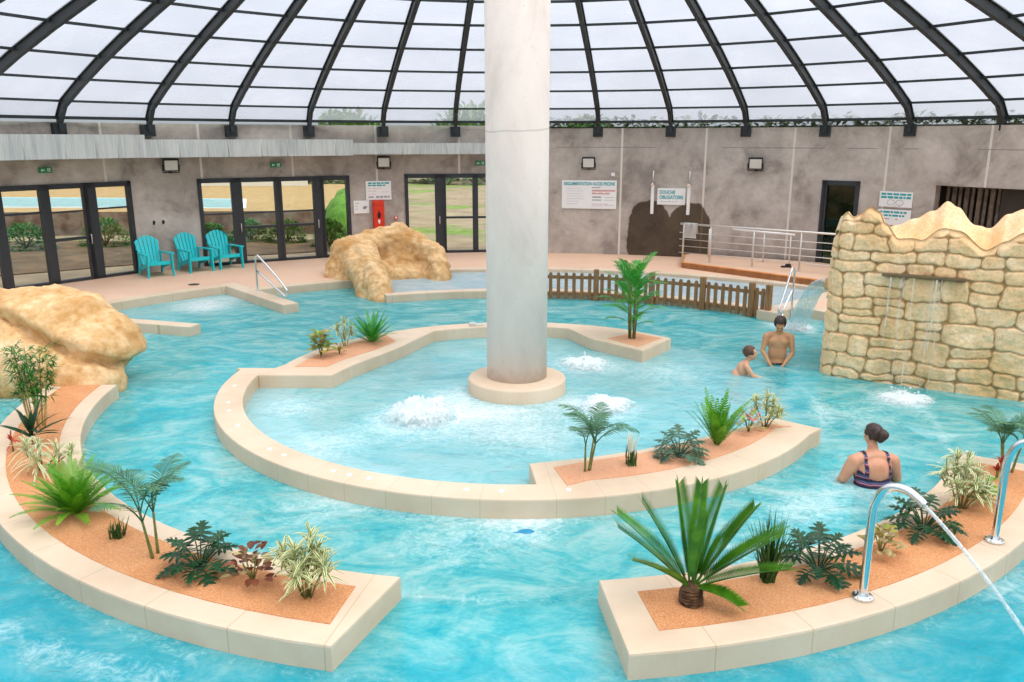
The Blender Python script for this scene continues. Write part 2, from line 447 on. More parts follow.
M['l_crotonred'] = leaf_mat('croton_brown_red', '4a1f1a', '9a5a3a')
M['l_coleus'] = leaf_mat('cream_brown_leaf', '7a5a38', 'd8cf8e')
M['l_red'] = leaf_mat('red_leaf', 'a83422', 'd0604a')
M['l_pink'] = leaf_mat('pink_leaf', 'c0706a', 'e09a8a')
M['l_light'] = leaf_mat('light_green_leaf', '7aa83a', 'a9cf5c')
M['l_white'] = leaf_mat('white_petal', 'dfe8d8', 'f2f5ec')
M['stem'] = pbsdf('green_brown_stem', speck('5b6a34', '8a8a4e', 9), .7)
M['cane'] = pbsdf('bamboo_cane', speck('a08a4a', 'c9b573', 12), .5)
M['bark'] = pbsdf('shaggy_brown_trunk', speck('3f2a1c', '7a5636', 20), .9, bump=(40, .9, .03))
# people
M['skin_w'] = pbsdf('tanned_skin', speck('c98c6c', 'd89f7e', 5), .5)
M['skin_m'] = pbsdf('warm_brown_skin', speck('c08a60', 'cf9a70', 5), .5)
M['skin_b'] = pbsdf('light_tan_skin', speck('cf9878', 'dca888', 5), .5)
M['hair_d'] = pbsdf('dark_brown_hair', lambda t: t.ramp(t.noise(40, t.map(t.coord(), (1, 1, .3)), 3), [(.35, '1d1411'), (.7, '4a3226')]), .5)
M['hair_b'] = pbsdf('brown_hair', lambda t: t.ramp(t.noise(40, t.coord(), 3), [(.35, '3a2417'), (.7, '6f4a31')]), .5)
def suit_col(t):
    c = t.coord(); z = t.n('ShaderNodeSeparateXYZ', {'Vector': c}).outputs[2]
    f = t.math('FRACT', t.math('MULTIPLY', t.math('ADD', z, t.math('MULTIPLY', t.noise(16, c, 2), .02)), 15))
    return t.ramp(f, [(0, '1d1b33'), (.25, '232044'), (.38, '8e3a4c'), (.5, 'c98a94'), (.6, '2a2750'), (.78, '55618f'), (.9, '1a1830')])
M['suit'] = pbsdf('patterned_swimsuit', suit_col, .7)
M['shorts'] = pbsdf('dark_swim_shorts', '15171b', .7)
M['eye'] = pbsdf('dark_eye', '1a1210', .3)
M['lip'] = pbsdf('lip', 'a4604f', .5)
# outside
M['sand'] = pbsdf('sandy_ground', lambda t: t.mix(t.ramp(t.noise(.22, t.coord(), 6, .65), [(.52, (0, 0, 0, 1)), (.62, (1, 1, 1, 1))]),
                  t.ramp(t.noise(.8, t.coord(), 6), [(.3, '8f7960'), (.7, 'b39c80')]), t.ramp(t.noise(3, t.coord(), 5), [(.3, '5f7a2c'), (.7, '8ea54a')])), .95)
M['tan_tile'] = pbsdf('tan_terrace_tiles', speck('a88450', 'bf9c68', 3), .8)
M['pool_out'] = pbsdf('outdoor_pool_water', speck('2fa9c4', '58c6d6', 2), .15)
M['lawn'] = pbsdf('lawn_green', speck('3d6f17', '6a9a30', 3), .95)
M['soil'] = pbsdf('brown_soil', speck('4d3a28', '74593e', 2), .95)
M['brick'] = pbsdf('reddish_terrace_wall', speck('5e4034', '8f7a6c', 2), .9)
M['hedge'] = leaf_mat('hedge_green', '2c5f1e', '5f9430')
M['whitewall'] = pbsdf('white_render', 'e8e4da', .8)
SKY0, SKY1, SUN, EXPO = .62, 2.0, 1.7, 0.22
# ================================================================== SETTING
RL, RR_ = 13.4, 13.15
def wall_slab(bm, uvl, a0, a1, z0, z1, r, step=2.0, th=.28):
    n = max(1, int(round(abs(a1-a0)/step)))
    for i in range(n):
        b0 = a0+(a1-a0)*i/n; b1 = a0+(a1-a0)*(i+1)/n
        vs = [bm.verts.new(pol(rr, b, z)) for rr, b, z in ((r, b0, z0), (r, b1, z0), (r, b1, z1), (r, b0, z1),
              (r+th, b0, z0), (r+th, b1, z0), (r+th, b1, z1), (r+th, b0, z1))]
        uv = [(b0, z0), (b1, z0), (b1, z1), (b0, z1)]*2
        fs = [(0, 1, 2, 3), (5, 4, 7, 6), (3, 2, 6, 7), (1, 0, 4, 5)]
        if i == 0: fs.append((4, 0, 3, 7))
        if i == n-1: fs.append((1, 5, 6, 2))
        for f in fs:
            fc = bm.faces.new([vs[k] for k in f])
            for l, k in zip(fc.loops, f): l[uvl].uv = uv[k]

def wall_with(name, pieces, r):
    bm = bmesh.new(); uvl = bm.loops.layers.uv.new('UVMap')
    for p in pieces: wall_slab(bm, uvl, *p[:4], r, p[4] if len(p) > 4 else 2.0)
    return struct(name, bm, M['wall'], fixn=False)
WT = 3.80; WTL = 3.88
D1 = (-62.0, -45.65); D2 = (-38.5, -20.75); D3 = (-13.9, -1.2); D4 = (37.75, 41.9); D5 = (49.8, 66.0)
Zb = DECK-.2
wall_with('wall_left', [(-100, D1[0], Zb, WTL), (D1[0], D1[1], 2.49, WTL, 40), (D1[1], D2[0], Zb, WTL), (D2[0], D2[1], 2.49, WTL, 40),
                        (D2[1], D3[0], Zb, WTL), (D3[0], D3[1], 2.51, WTL, 40), (D3[1], .3, Zb, WTL)], RL)
wall_with('wall_right', [(.3, D4[0], Zb, WT), (D4[0], D4[1], 2.46, WT, 40), (D4[1], D5[0], Zb, WT), (D5[0], D5[1], 2.43, WT, 40), (D5[1], 100, Zb, WT)], RR_)
bm = bmesh.new()
for z0, z1, r0, r1 in ((Zb, WTL, 13.15, 13.68),):
    wall_bm = [bm.verts.new(pol(r, a, z)) for a in (.25, .35) for r in (r0, r1) for z in (z0, z1)]
    for f in ((0, 1, 3, 2), (4, 6, 7, 5), (0, 4, 5, 1), (2, 3, 7, 6), (1, 5, 7, 3), (0, 2, 6, 4)): bm.faces.new([wall_bm[i] for i in f])
struct('trim_1', bm, M['concrete'])

# ---- gutter beams clad in zinc, stepping along the left wall
def beam(name, a0, a1, r, z0, z1, dep=1.0):
    bm = bmesh.new(); p0, p1 = pol(r, a0), pol(r, a1); q0, q1 = pol(r+dep, a0), pol(r+dep, a1)
    prism(bm, [tuple(p[:2]) for p in (p0, p1, q1, q0)], z0, z1)
    d = (p1-p0); L = d.length; d.normalize(); nrm = V((d.y, -d.x, 0)); nrm = nrm if nrm.dot(V((CX, CY, 0))-p0) > 0 else -nrm
    k = int(L/.62)
    for i in range(1, k):                                   # standing seams of the cladding
        c = p0+d*(L*(i+(.25 if i % 3 else 0))/k)
        tube(bm, [c+nrm*.004+V((0, 0, z0)), c+nrm*.004+V((0, 0, z1))], .010, n=6)
    return struct(name, bm, M['zinc'])
beam('trim_2', -68, -45.2, RL-.95, 3.07, 3.60)
beam('trim_3', -45.1, -20.6, RL-.72, 3.06, 3.49)
beam('trim_4', -20.5, -1.0, RL-.42, 3.08, 3.39)

# ---- doors
def door(name, a0, a1, r, ztop, posts, rails, glass=None, inset=.0):
    """glazed door set: posts = list of (deg, width deg); rails = list of (deg0, deg1, z, height)"""
    fr = bmesh.new()
    P0, P1 = pol(r, a0), pol(r, a1); d = (P1-P0); L = d.length; d.normalize(); nrm = V((d.y, -d.x, 0))
    if nrm.dot(V((CX, CY, 0))-P0) < 0: nrm = -nrm
    def at(a):
        q = pol(1, a)-V((CX, CY, 0)); # ray from the centre onto the chord
        A = V((CX, CY, 0)); den = q.x*nrm.x+q.y*nrm.y
        t = ((P0-A).dot(nrm))/den; return ((A+q*t)-P0).dot(d)
    Mx = Matrix((( d.x, nrm.x, 0, P0.x), (d.y, nrm.y, 0, P0.y), (0, 0, 1, DECK), (0, 0, 0, 1)))
    H = ztop-DECK
    def bar(s0, s1, z0, z1, y0=-.10, y1=.035): box(fr, (s0, y0, z0), (s1, y1, z1), Mx)
    bar(0, .10, 0, H); bar(L-.10, L, 0, H); bar(0, L, H-.12, H); bar(0, L, -.02, .07)
    for a, w in posts:
        s = at(a); bar(s-w/2, s+w/2, .0, H)
    for b0, b1, z, h in rails: bar(at(b0), at(b1), z-DECK-h/2, z-DECK+h/2, -.07, .02)
    o = struct(name, fr, M['dark'])
    g = bmesh.new(); box(g, (.05, -.05, .03), (L-.05, -.04, H-.05), Mx)
    struct('glass_pane', g, glass or M['glass'], o)
    return o, Mx, at
o, Mx, at = door('door_1', D1[0], D1[1], RL, 2.49, [(-54.75, .13), (-54.3, .09), (-50.1, .30), (-58.9, .2), (-50.55, .1)], [(-62, -54.8, 1.86, .05), (-54.3, -50.5, 1.84, .04), (-54.3, -50.5, 1.20, .07), (-50, -45.7, 1.86, .04)])
def handle(o, Mx, s, z=1.0):
    b = bmesh.new(); tube(b, [Mx @ V((s, .03, z-DECK)), Mx @ V((s, .08, z-DECK)), Mx @ V((s, .08, z-DECK+.22)), Mx @ V((s, .03, z-DECK+.22))], .012, 8)
    struct('door_handle', b, M['steel'], o)
handle(o, Mx, at(-50.55), 1.05)
o, Mx, at = door('door_2', D2[0], D2[1], RL, 2.49, [(-34.3, .28), (-29.65, .13), (-29.3, .1), (-24.7, .28), (-24.2, .1)], [(-38.5, -34.6, 1.55, .04), (-34, -29.6, 1.55, .04), (-29.3, -25, 1.55, .04), (-34, -29.6, 1.16, .07), (-29.3, -25, 1.16, .07)])
handle(o, Mx, at(-24.9), 1.05); handle(o, Mx, at(-34.1), 1.05)
o, Mx, at = door('door_3', D3[0], D3[1], RL, 2.51, [(-9.5, .30), (-9.0, .12), (-5.0, .16)], [(-8.8, -5.1, 1.23, .06), (-4.9, -1.2, 1.23, .06)])
handle(o, Mx, at(-9.6), 1.05)
o, Mx, at = door('door_4', D4[0], D4[1], RR_, 2.46, [(38.2, .08)], [], M['darkglass'])
# the dark opening with a slatted screen
bm = bmesh.new()
P0, P1 = pol(RR_, D5[0]), pol(RR_, D5[1]); d = (P1-P0); L = d.length; d.normalize(); nn = V((-d.y, d.x, 0))
if nn.dot(P0-V((CX, CY, 0))) < 0: nn = -nn
Mx = Matrix(((d.x, nn.x, 0, P0.x), (d.y, nn.y, 0, P0.y), (0, 0, 1, DECK), (0, 0, 0, 1)))
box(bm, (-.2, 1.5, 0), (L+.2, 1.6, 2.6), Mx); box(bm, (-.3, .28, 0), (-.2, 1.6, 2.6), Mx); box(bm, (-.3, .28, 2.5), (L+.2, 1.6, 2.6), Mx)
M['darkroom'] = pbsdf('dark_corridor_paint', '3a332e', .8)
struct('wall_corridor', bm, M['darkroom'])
bm = bmesh.new()
bx0 = .02
for z in (.1, 1.15, 2.2): box(bm, (bx0, .42, z), (1.32, .46, z+.06), Mx)
for i in range(9):
    x = bx0+.03+i*.15
    if i % 2: box(bm, (x, .38, .02), (x+.10, .42, 2.24), Mx)
    else: box(bm, (x, .40, .02), (x+.07, .42, 2.24), Mx)
M['screenwood'] = pbsdf('dark_slat_wood', speck('4a4038', '75685a', 5), .8)
tag(obj('slatted_screen', bm, M['screenwood']), 'dark vertical slatted screen in the wide opening of the right wall', 'screen')
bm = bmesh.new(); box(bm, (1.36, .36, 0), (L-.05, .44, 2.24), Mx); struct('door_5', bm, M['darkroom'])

# ---- deck, copings and pool shell
def rin(a):
    if a < -40.2 or a >= 75: return 10.35
    if a < -24: return 9.42
    if a < 47.6: return 10.35
    return 7.95
brk = [-180, -40.2, -24, 47.6, 75, 180]
bm = bmesh.new()
prev = None
for k in range(len(brk)-1):
    a0, a1 = brk[k], brk[k+1]; n = int(math.ceil((a1-a0)/2.0)); r = rin((a0+a1)/2)
    for i in range(n):
        b0 = a0+(a1-a0)*i/n; b1 = a0+(a1-a0)*(i+1)/n
        for (ra, rb, z) in ((r, 13.75, DECK),):
            bm.faces.new([bm.verts.new(pol(ra, b0, z)), bm.verts.new(pol(rb, b0, z)), bm.verts.new(pol(rb, b1, z)), bm.verts.new(pol(ra, b1, z))])
        bm.faces.new([bm.verts.new(pol(r, b0, DECK)), bm.verts.new(pol(r, b1, DECK)), bm.verts.new(pol(r, b1, -1.3)), bm.verts.new(pol(r, b0, -1.3))])
for a, r0, r1 in ((-40.2, 9.42, 10.35), (-24, 9.42, 10.35), (47.6, 7.95, 10.35), (75, 7.95, 10.35)):
    bm.faces.new([bm.verts.new(pol(r, a, z)) for r, z in ((r0, DECK), (r1, DECK), (r1, -1.3), (r0, -1.3))])
bmesh.ops.remove_doubles(bm, verts=bm.verts, dist=1e-4)
struct('floor', bm, M['deck'])
def bev_top(bm, off=.018):
    es = [e for e in bm.edges if len(e.link_faces) == 2 and max(v.co.z for v in e.verts)-min(v.co.z for v in e.verts) < 1e-4
          and e.verts[0].co.z > .05 and abs(e.link_faces[0].normal.z-e.link_faces[1].normal.z) > .7]
    bmesh.ops.bevel(bm, geom=es, offset=off, segments=2, affect='EDGES', profile=.6)
def coping_arc(bm, r0, r1, a0, a1, z0=-1.2, z1=DECK+.004):
    strip_ring(bm, arc(r0, a0, a1, 2), arc(r1, a0, a1, 2), z0, z1)
def coping(name, *arcs, polys=()):
    bm = bmesh.new()
    for a in arcs: coping_arc(bm, *a)
    for p in polys: prism(bm, p[0], -1.2, p[1])
    bmesh.ops.recalc_face_normals(bm, faces=bm.faces); bev_top(bm)
    return struct(name, bm, M['coping'])
coping('trim_5', (10.02, 10.37, -180, -40.2))
coping('trim_6', (9.1, 9.44, -40.2, -24))
coping('trim_7', (10.02, 10.37, -24, 47.6))
coping('trim_8', (7.62, 7.97, 47.9, 75)); coping('trim_9', (10.02, 10.37, 75, 180))
def quad_between(p, q, w):
    p, q = V((*p, 0)), V((*q, 0)); d = (q-p).normalized(); n = V((-d.y, d.x, 0))*w/2
    return [tuple((p-n)[:2]), tuple((q-n)[:2]), tuple((q+n)[:2]), tuple((p+n)[:2])]
sp1 = [tuple(pol(10.1, -41.2)[:2]), tuple(pol(7.05, -41.2)[:2])]
coping('trim_10', polys=[(quad_between(sp1[0], sp1[1], .34), DECK+.010)])
coping('trim_11', polys=[(quad_between((-7.9, 15.15), (-5.83, 14.52), .30), DECK)])
coping('trim_12', polys=[(quad_between(tuple(pol(10.0, 47.4)[:2]), tuple(pol(6.75, 47.4)[:2]), .42), DECK+.008)])
# low wall in front of the paddling pool
coping('trim_13', (6.93, 7.22, -24, 47.2, -1.2, DECK-.01))
bm = bmesh.new(); strip_ring(bm, arc(7.2, -24, 47.2, 2), arc(10.05, -24, 47.2, 2), -1.2, .0)
struct('floor_paddling_pool', bm, M['basin_white'])
bm = bmesh.new(); lo, hi = arc(7.2, -24, 47.2, 2), arc(10.05, -24, 47.2, 2)
A = [bm.verts.new((*p, .10)) for p in lo]; B = [bm.verts.new((*p, .10)) for p in hi]
for i in range(len(A)-1): bm.faces.new((A[i], A[i+1], B[i+1], B[i]))
o = obj('water', bm, M['water_pale'], fixn=False)
tag(o, 'shallow paddling pool water behind the wooden picket fence', 'water', kind='stuff')
# pool floor: deep outer channel, shallower bubbling basin, pale bench
bm = bmesh.new()
def disc_ring(bm, r0, r1, z, a0=-180, a1=180, mi=0, st=4):
    lo, hi = arc(r0, a0, a1, st), arc(r1, a0, a1, st)
    A = [bm.verts.new((*p, z)) for p in lo]; B = [bm.verts.new((*p, z)) for p in hi]
    for i in range(len(A)-1): bm.faces.new((A[i], B[i], B[i+1], A[i+1])).material_index = mi
disc_ring(bm, 3.6, 6.3, -.95); disc_ring(bm, 6.3, 10.4, -.95, -80, 80); disc_ring(bm, 6.3, 10.4, -1.2, 80, 280); disc_ring(bm, 6.2, 6.32, -1.2, 80, 280); disc_ring(bm, 0, 3.75, -.62)
strip_ring(bm, arc(3.0, -156, -88, 3), arc(3.8, -156, -88, 3), -1.2, -.16)
strip_ring(bm, arc(8.7, -60, -41, 3), arc(10.2, -60, -41, 3), -1.2, -.22)
strip_ring(bm, arc(2.85, -30, 60, 3), arc(3.6, -30, 60, 3), -1.2, -.25)
strip_ring(bm, arc(1.0, -180, 180, 6), arc(1.25, -180, 180, 6), -1.2, -.6)
o = struct('floor_pool', bm, [M['basin'], M['basin_white']])

# ---- main water surface, with an attribute saying where it is churned to foam
FO = [(-1.18, 9.9, .62, .8), (1.25, 10.3, .45, .7), (1.17, 12.5, .5, .7), (-.75, 11.0, .45, .38), (-.1, 10.15, .5, .40), (.7, 10.6, .4, .35), (-.8, 10.35, .5, .3),
      (5.4, 10.75, .38, .9), (5.45, 15.15, .5, .8), (-6.9, 17.6, .8, .5), (-6.1, 18.3, .5, .5), (-6.5, 16.9, .7, .5), (3.1, 7.5, .5, .35), (2.7, 7.15, .45, .32), (3.9, 7.5, .3, .4), (3.6, 8.0, .3, .5),
      (-3.75, 5.25, .22, .40), (-3.3, 5.0, .22, .42), (-2.85, 4.85, .22, .40), (-2.4, 4.7, .25, .35), (-1.9, 7.2, .5, .35), (-.6, 6.6, .7, .35), (.2, 6.9, .4, .45), (-2.2, 9.0, .5, .4), (0.2, 9.3, .8, .35),
      (2.0, 6.4, .6, .35), (4.2, 5.6, .4, .4), (-2.9, 10.4, .5, .35), (2.4, 12.0, .7, .3), (4.5, 10.0, .8, .35), (-3.0, 6.6, .5, .3), (-1.8, 14.0, .4, .3), (0, 17, 1.2, .25), (-7, 14.3, .6, .5)]
bm = bmesh.new(); fl = bm.verts.layers.float.new('foam'); fm = bm.verts.layers.float.new('milk'); fnear = bm.verts.layers.float.new('deep')
nr, na = 110, 260
rings = []
for i in range(nr+1):
    r = 10.06*i/nr+.01
    row = []
    for j in range(na):
        p = pol(r, 360*j/na-180)
        v = bm.verts.new(p); f = 0
        for x, y, rr, s in FO:
            dx, dy = (p.x-x), (p.y-y); f += s*math.exp(-(dx*dx+dy*dy)/(rr*rr))
        e = min(abs(r-4.14), abs(r-5.5), abs(r-6.55), abs(r-9.05) if -40 < math.degrees(math.atan2(p.x-CX, p.y-CY)) < 47 else 9)
        f += .25*math.exp(-(e/.10)**2)+(.10 if r < 3.7 else 0)
        ang = math.degrees(math.atan2(p.x-CX, p.y-CY)); v[fm] = max(0, min(1, (3.9-r)/.3))
        if -62 < ang < -40: v[fm] = max(v[fm], max(0, min(1, (r-8.2)/.8))*.9)
        if 3.15 < r < 3.8 and -157 < ang < -88: v[fm] = 1.7
        v[fnear] = max(0, min(1, (r-6.0)/.8))*max(0, min(1, (10.5-p.y)/2.5))  # mask of the painted steep-view tint on the near side, where floor is lower
        v[fl] = min(1.3, f); row.append(v)
    rings.append(row)
for a, b in zip(rings, rings[1:]):
    for j in range(na): bm.faces.new((a[j], a[(j+1) % na], b[(j+1) % na], b[j]))
for f in bm.faces: f.smooth = True
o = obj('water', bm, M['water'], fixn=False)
if o.data.polygons[100].normal.z < 0: o.data.flip_normals()
tag(o, 'rippling turquoise water of the lazy river and bubbling basin', 'water', kind='stuff')

# ---- dome
PROF = [(13.10, 3.93), (12.79, 4.28), (11.85, 4.70), (10.83, 5.11), (9.64, 5.54), (8.43, 5.94), (7.37, 6.28), (6.3, 6.60), (5.2, 6.90), (4.1, 7.17), (3.0, 7.40), (1.9, 7.58), (.7, 7.70)]
PH0, DPH = 1.547, 9.0
def up(i, off):
    a = PROF[max(0, i-1)]; b = PROF[min(len(PROF)-1, i+1)]
    d = V((b[0]-a[0], b[1]-a[1])).normalized(); n = V((d.y*-1, d.x)); n = n if n.y > 0 else -n
    return PROF[i][0]+n.x*off, PROF[i][1]+n.y*off
bm = bmesh.new()
for k in range(40):
    a0, a1 = PH0+DPH*k, PH0+DPH*(k+1)
    for i in range(len(PROF)-1):
        (r0, z0), (r1, z1) = up(i, .10), up(i+1, .10)
        bm.faces.new([bm.verts.new(pol(r0, a0, z0)), bm.verts.new(pol(r0, a1, z0)), bm.verts.new(pol(r1, a1, z1)), bm.verts.new(pol(r1, a0, z1))])
ceil = struct('ceiling', bm, M['milky'])
bm = bmesh.new()
for k in range(40):                                            # the narrow clear strip between wall head and first pane
    a0, a1 = PH0+DPH*k, PH0+DPH*(k+1)
    bm.faces.new([bm.verts.new(pol(r, a, z)) for r, a, z in ((13.35, a0, 3.74), (13.35, a1, 3.74), (13.22, a1, 3.99), (13.22, a0, 3.99))])
struct('clear_strip', bm, M['glass'], ceil)
def rail_ring(i, w, h, off):
    bm = bmesh.new(); r, z = up(i, off)
    for k in range(-8, 9):
        p, q = pol(r, PH0+DPH*k, z), pol(r, PH0+DPH*(k+1), z)
        d = (q-p).normalized(); n = V((d.y, -d.x, 0))
        Mx = Matrix(((d.x, n.x, 0, p.x), (d.y, n.y, 0, p.y), (0, 0, 1, p.z), (0, 0, 0, 1)))
        box(bm, (0, -w/2, -h/2), ((q-p).length, w/2, h/2), Mx)
    return struct('purlin', bm, M['steel_dark'], ceil)
rail_ring(0, .10, .07, .07)
for i in range(1, len(PROF)): rail_ring(i, .06, .05, .06)
for k in range(-8, 9):
    ph = PH0+DPH*k
    bm = bmesh.new(); T = bmesh.new()
    er = pol(1, ph)-V((CX, CY, 0)); et = V((er.y, -er.x, 0))
    def sec(hw, o0, o1):
        rows = []
        for i in range(len(PROF)):
            (ra, za), (rb, zb) = up(i, o0), up(i, o1)
            A, B = V((CX, CY, za))+er*ra, V((CX, CY, zb))+er*rb
            rows.append([bm.verts.new(A-et*hw), bm.verts.new(A+et*hw), bm.verts.new(B+et*hw), bm.verts.new(B-et*hw)])
        for a, b in zip(rows, rows[1:]):
            for j in range(4): bm.faces.new((a[j], a[(j+1) % 4], b[(j+1) % 4], b[j]))
        bm.faces.new(rows[0]); bm.faces.new(list(reversed(rows[-1])))
    sec(.025, -.08, .12); sec(.052, -.10, -.078); sec(.06, .085, .115)
    T.free()
    rib = struct('roof_rib', bm, M['steel_dark'], ceil)
    bm = bmesh.new(); rr = (RL if k < 0 else RR_)
    Mx = Matrix(((et.x, er.x, 0, CX+er.x*(RR_-.0)), (et.y, er.y, 0, CY+er.y*(RR_-.0)), (0, 0, 1, 3.56), (0, 0, 0, 1)))
    box(bm, (-.14, -.05, 0), (.14, rr-RR_+.02, .29), Mx); box(bm, (-.05, -.12, .12), (.05, 0, .38), Mx)
    for bx_ in (-.09, .09):
        for bz in (.06, .22):
            tube(bm, [Mx @ V((bx_, -.05, bz)), Mx @ V((bx_, -.075, bz))], .022, 6)
    struct('bracket', bm, M['steel_dark'], rib)

# ---- central column
bm = bmesh.new(); lathe(bm, [(.428, .1), (.428, 3.0), (.430, 7.72)], 48, (CX, 11.2))
for f in bm.faces: f.smooth = len(f.verts) == 4
col = struct('column', bm, M['column'], fixn=True)
bm = bmesh.new(); lathe(bm, [(.70, -.9), (.70, TOP-.03), (.69, TOP-.008), (.665, TOP)], 48, (CX, 11.15))
for f in bm.faces: f.smooth = len(f.verts) == 4
struct('column_base', bm, M['coping'], col)

# ================================================================== ISLANDS
def island(name, outline, label, beds, bedmat, caps=()):
    bm = bmesh.new(); prism(bm, outline, -1.2, TOP)
    bmesh.ops.recalc_face_normals(bm, faces=bm.faces); bev_top(bm, .02)
    o = obj(name, bm, M['coping']); tag(o, label, 'planter', kind='thing')
    for b in beds:
        bm = bmesh.new(); prism(bm, b, .05, TOP+.006)
        obj('gravel_bed', bm, bedmat, o)
    for x, y in caps:
        bm = bmesh.new(); lathe(bm, [(.028, TOP-.01), (.028, TOP+.008), (.018, TOP+.014)], 12, (x, y)); obj('jet_cap', bm, M['white'], o)
    return o
ring_out = [(3.64, 9.0)]+arc(4.1, 122, 275.0, 3)[1:]+[(-4.10, 11.60), (-3.53, 11.60)]+arc(3.56, -80, 33, 3)
ring_in = [(2.20, 13.97), (2.72, 13.45), (2.10, 12.60), (1.33, 13.46), (1.02, 14.18)]+arc(3.2, 12, -27, 3)+[(-1.58, 13.5), (-1.70, 13.2), (-1.80, 12.9), (-2.08, 12.35), (-2.40, 11.75), (-2.60, 11.22)]
ring_in += [(-3.67, 11.22)]+arc(3.74, -92, -182.6, 3)+[(.18, 7.94), (.8, 8.10), (1.4, 8.32), (2.2, 8.72), (3.2, 9.36)]
bed_f = [(.43, 7.82), (.54, 7.37)]+arc(3.72, 169, 125, 3)+[(3.30, 9.04), (3.08, 9.14), (2.2, 8.62), (1.4, 8.20), (.8, 7.98)]
bed_b = [(-3.24, 11.64)]+arc(3.35, -75, -42, 3)+[(-1.95, 13.2), (-2.2, 12.66), (-2.6, 12.05), (-2.76, 11.64)]
bed_s = [(1.62, 13.40), (2.14, 13.82), (2.56, 13.43), (2.06, 12.84)]
caps = [tuple(pol(3.92, a)[:2]) for a in (-97, -108, -113, -122, -136, -140, -151, -154, -157.5, -172.5, -177.5, 173)]
island('ring_planter', ring_out+ring_in, 'curved cream stone ring wall round the bubbling basin with three planting beds', [bed_f, bed_b, bed_s], M['gravel_pink'], caps)
lp = arc(6.5, -168.6, -94, 3)+arc(5.56, -94, -170.3, 3)
island('left_planter'.replace('left_', 'curved_'), lp, 'curved cream stone planter below the big boulder at the left', [arc(6.27, -167.6, -94.3, 3)+arc(5.77, -94.3, -167.4, 3)], M['gravel'])
rp = arc(6.5, 173.8, 121.3, 3)+arc(5.56, 121.3, 173.8, 3)
island('curved_planter', rp, 'curved cream stone planter holding the two steel spout pipes', [arc(6.27, 171.3, 123.6, 3)+arc(5.77, 123.6, 171.3, 3)], M['gravel'])
# ================================================================== ROCKS
def rough(b, amp, freq, seed, oct_=5, ridge=0.0, keep=None):
    b.normal_update()
    off = V((seed*3.1, seed*1.7, seed*2.3)); new = []
    for v in b.verts:
        p = v.co*freq+off
        d = amp*noise.fractal(p, .9, 2.1, oct_)
        if ridge:
            q = abs(noise.noise(v.co*freq*.55+off*1.3)); d -= ridge*max(0, 1-q/.10)
        new.append(v.co+v.normal*d)
    for v, c in zip(b.verts, new): v.co = c
def Rz(a): return Matrix.Rotation(R(a), 3, 'Z')
def Ry(a): return Matrix.Rotation(R(a), 3, 'Y')

def lerp_lin(tab, x):
    if x <= tab[0][0]: return tab[0][1]
    for (a, va), (b_, vb) in zip(tab, tab[1:]):
        if x <= b_: return va+(vb-va)*(x-a)/(b_-a)
    return tab[-1][1]
bm = bmesh.new()
ellip(bm, (-6.95, 11.75, .88), (.95, .75, .50)); ellip(bm, (-6.35, 11.55, .76), (.75, .6, .52), Ry(18)); ellip(bm, (-5.92, 11.45, .62), (.48, .5, .50), Ry(35))
ellip(bm, (-7.0, 11.3, .25), (1.1, .62, .75)); ellip(bm, (-6.3, 11.15, .1), (.75, .48, .6)); ellip(bm, (-7.9, 11.6, .6), (.9, .8, .85)); ellip(bm, (-6.75, 12.0, .1), (.7, .7, .6)); ellip(bm, (-6.0, 11.35, .0), (.32, .42, .45))
ellip(bm, (-6.9, 11.5, -.5), (1.3, .8, .7)); ellip(bm, (-7.7, 11.2, .1), (.9, .6, .6))
b = remesh(bm, .045, 4)
def crease(b, line, width, depth):
    """cuts a groove along a polyline"""
    pts = smooth_path(line, 8); b.normal_update()
    for v in b.verts:
        d = min((v.co-p).length for p in pts)
        if d < width*2: v.co -= v.normal*depth*math.exp(-(d/width)**2)
rough(b, .09, 1.1, 2, 3); rough(b, .03, 4.0, 5, 5)
CK = [(-8.6, 1.05), (-7.4, 1.12), (-7.0, 1.02), (-6.6, .82), (-6.2, .62), (-5.85, .54), (-5.55, .40)]
b.normal_update()
for v in b.verts:                                   # the long split across the face, with an overhanging upper lip
    if v.co.y < 12.0:
        zc = lerp_lin(CK, v.co.x)+.05*noise.noise(v.co*3); dz = v.co.z-zc
        v.co += v.normal*(-.17*math.exp(-(dz/.055)**2)+.06*math.exp(-((dz-.15)/.12)**2)-.03*math.exp(-((dz+.15)/.12)**2))
rough(b, .012, 14, 8, 3)
tag(obj('boulder', b, M['rock'], fixn=False), 'big sandy boulder rising from the water at the left edge', 'boulder')

bm = bmesh.new()
ellip(bm, (-4.05, 20.35, .55), (.55, .55, .62)); ellip(bm, (-4.15, 20.1, .25), (.5, .5, .5)); ellip(bm, (-4.0, 19.9, -.1), (.5, .6, .5))
capsule(bm, [(-4.0, 20.5, .8), (-3.4, 20.9, .92), (-2.95, 21.0, 1.0), (-2.45, 20.9, .84), (-2.0, 20.6, .58), (-1.85, 20.2, .35), (-1.8, 20.0, .0)], [.34, .36, .40, .36, .32, .30, .30])
capsule(bm, [(-3.75, 20.2, .72), (-3.45, 19.4, .62), (-3.2, 18.6, .40), (-3.02, 18.0, .12), (-2.95, 17.7, -.2)], [.36, .34, .32, .30, .26])
capsule(bm, [(-3.95, 19.9, .55), (-3.65, 19.2, .45), (-3.4, 18.6, .2), (-3.3, 18.2, -.1)], [.36, .32, .28, .26])
ellip(bm, (-2.85, 20.95, .35), (1.0, .45, .72)); ellip(bm, (-2.65, 20.55, .0), (.9, .5, .42)); ellip(bm, (-3.1, 20.5, -.1), (.8, .6, .6))
b = remesh(bm, .045, 3)
rough(b, .10, 1.7, 11, 6); rough(b, .035, 5.5, 4, 4)
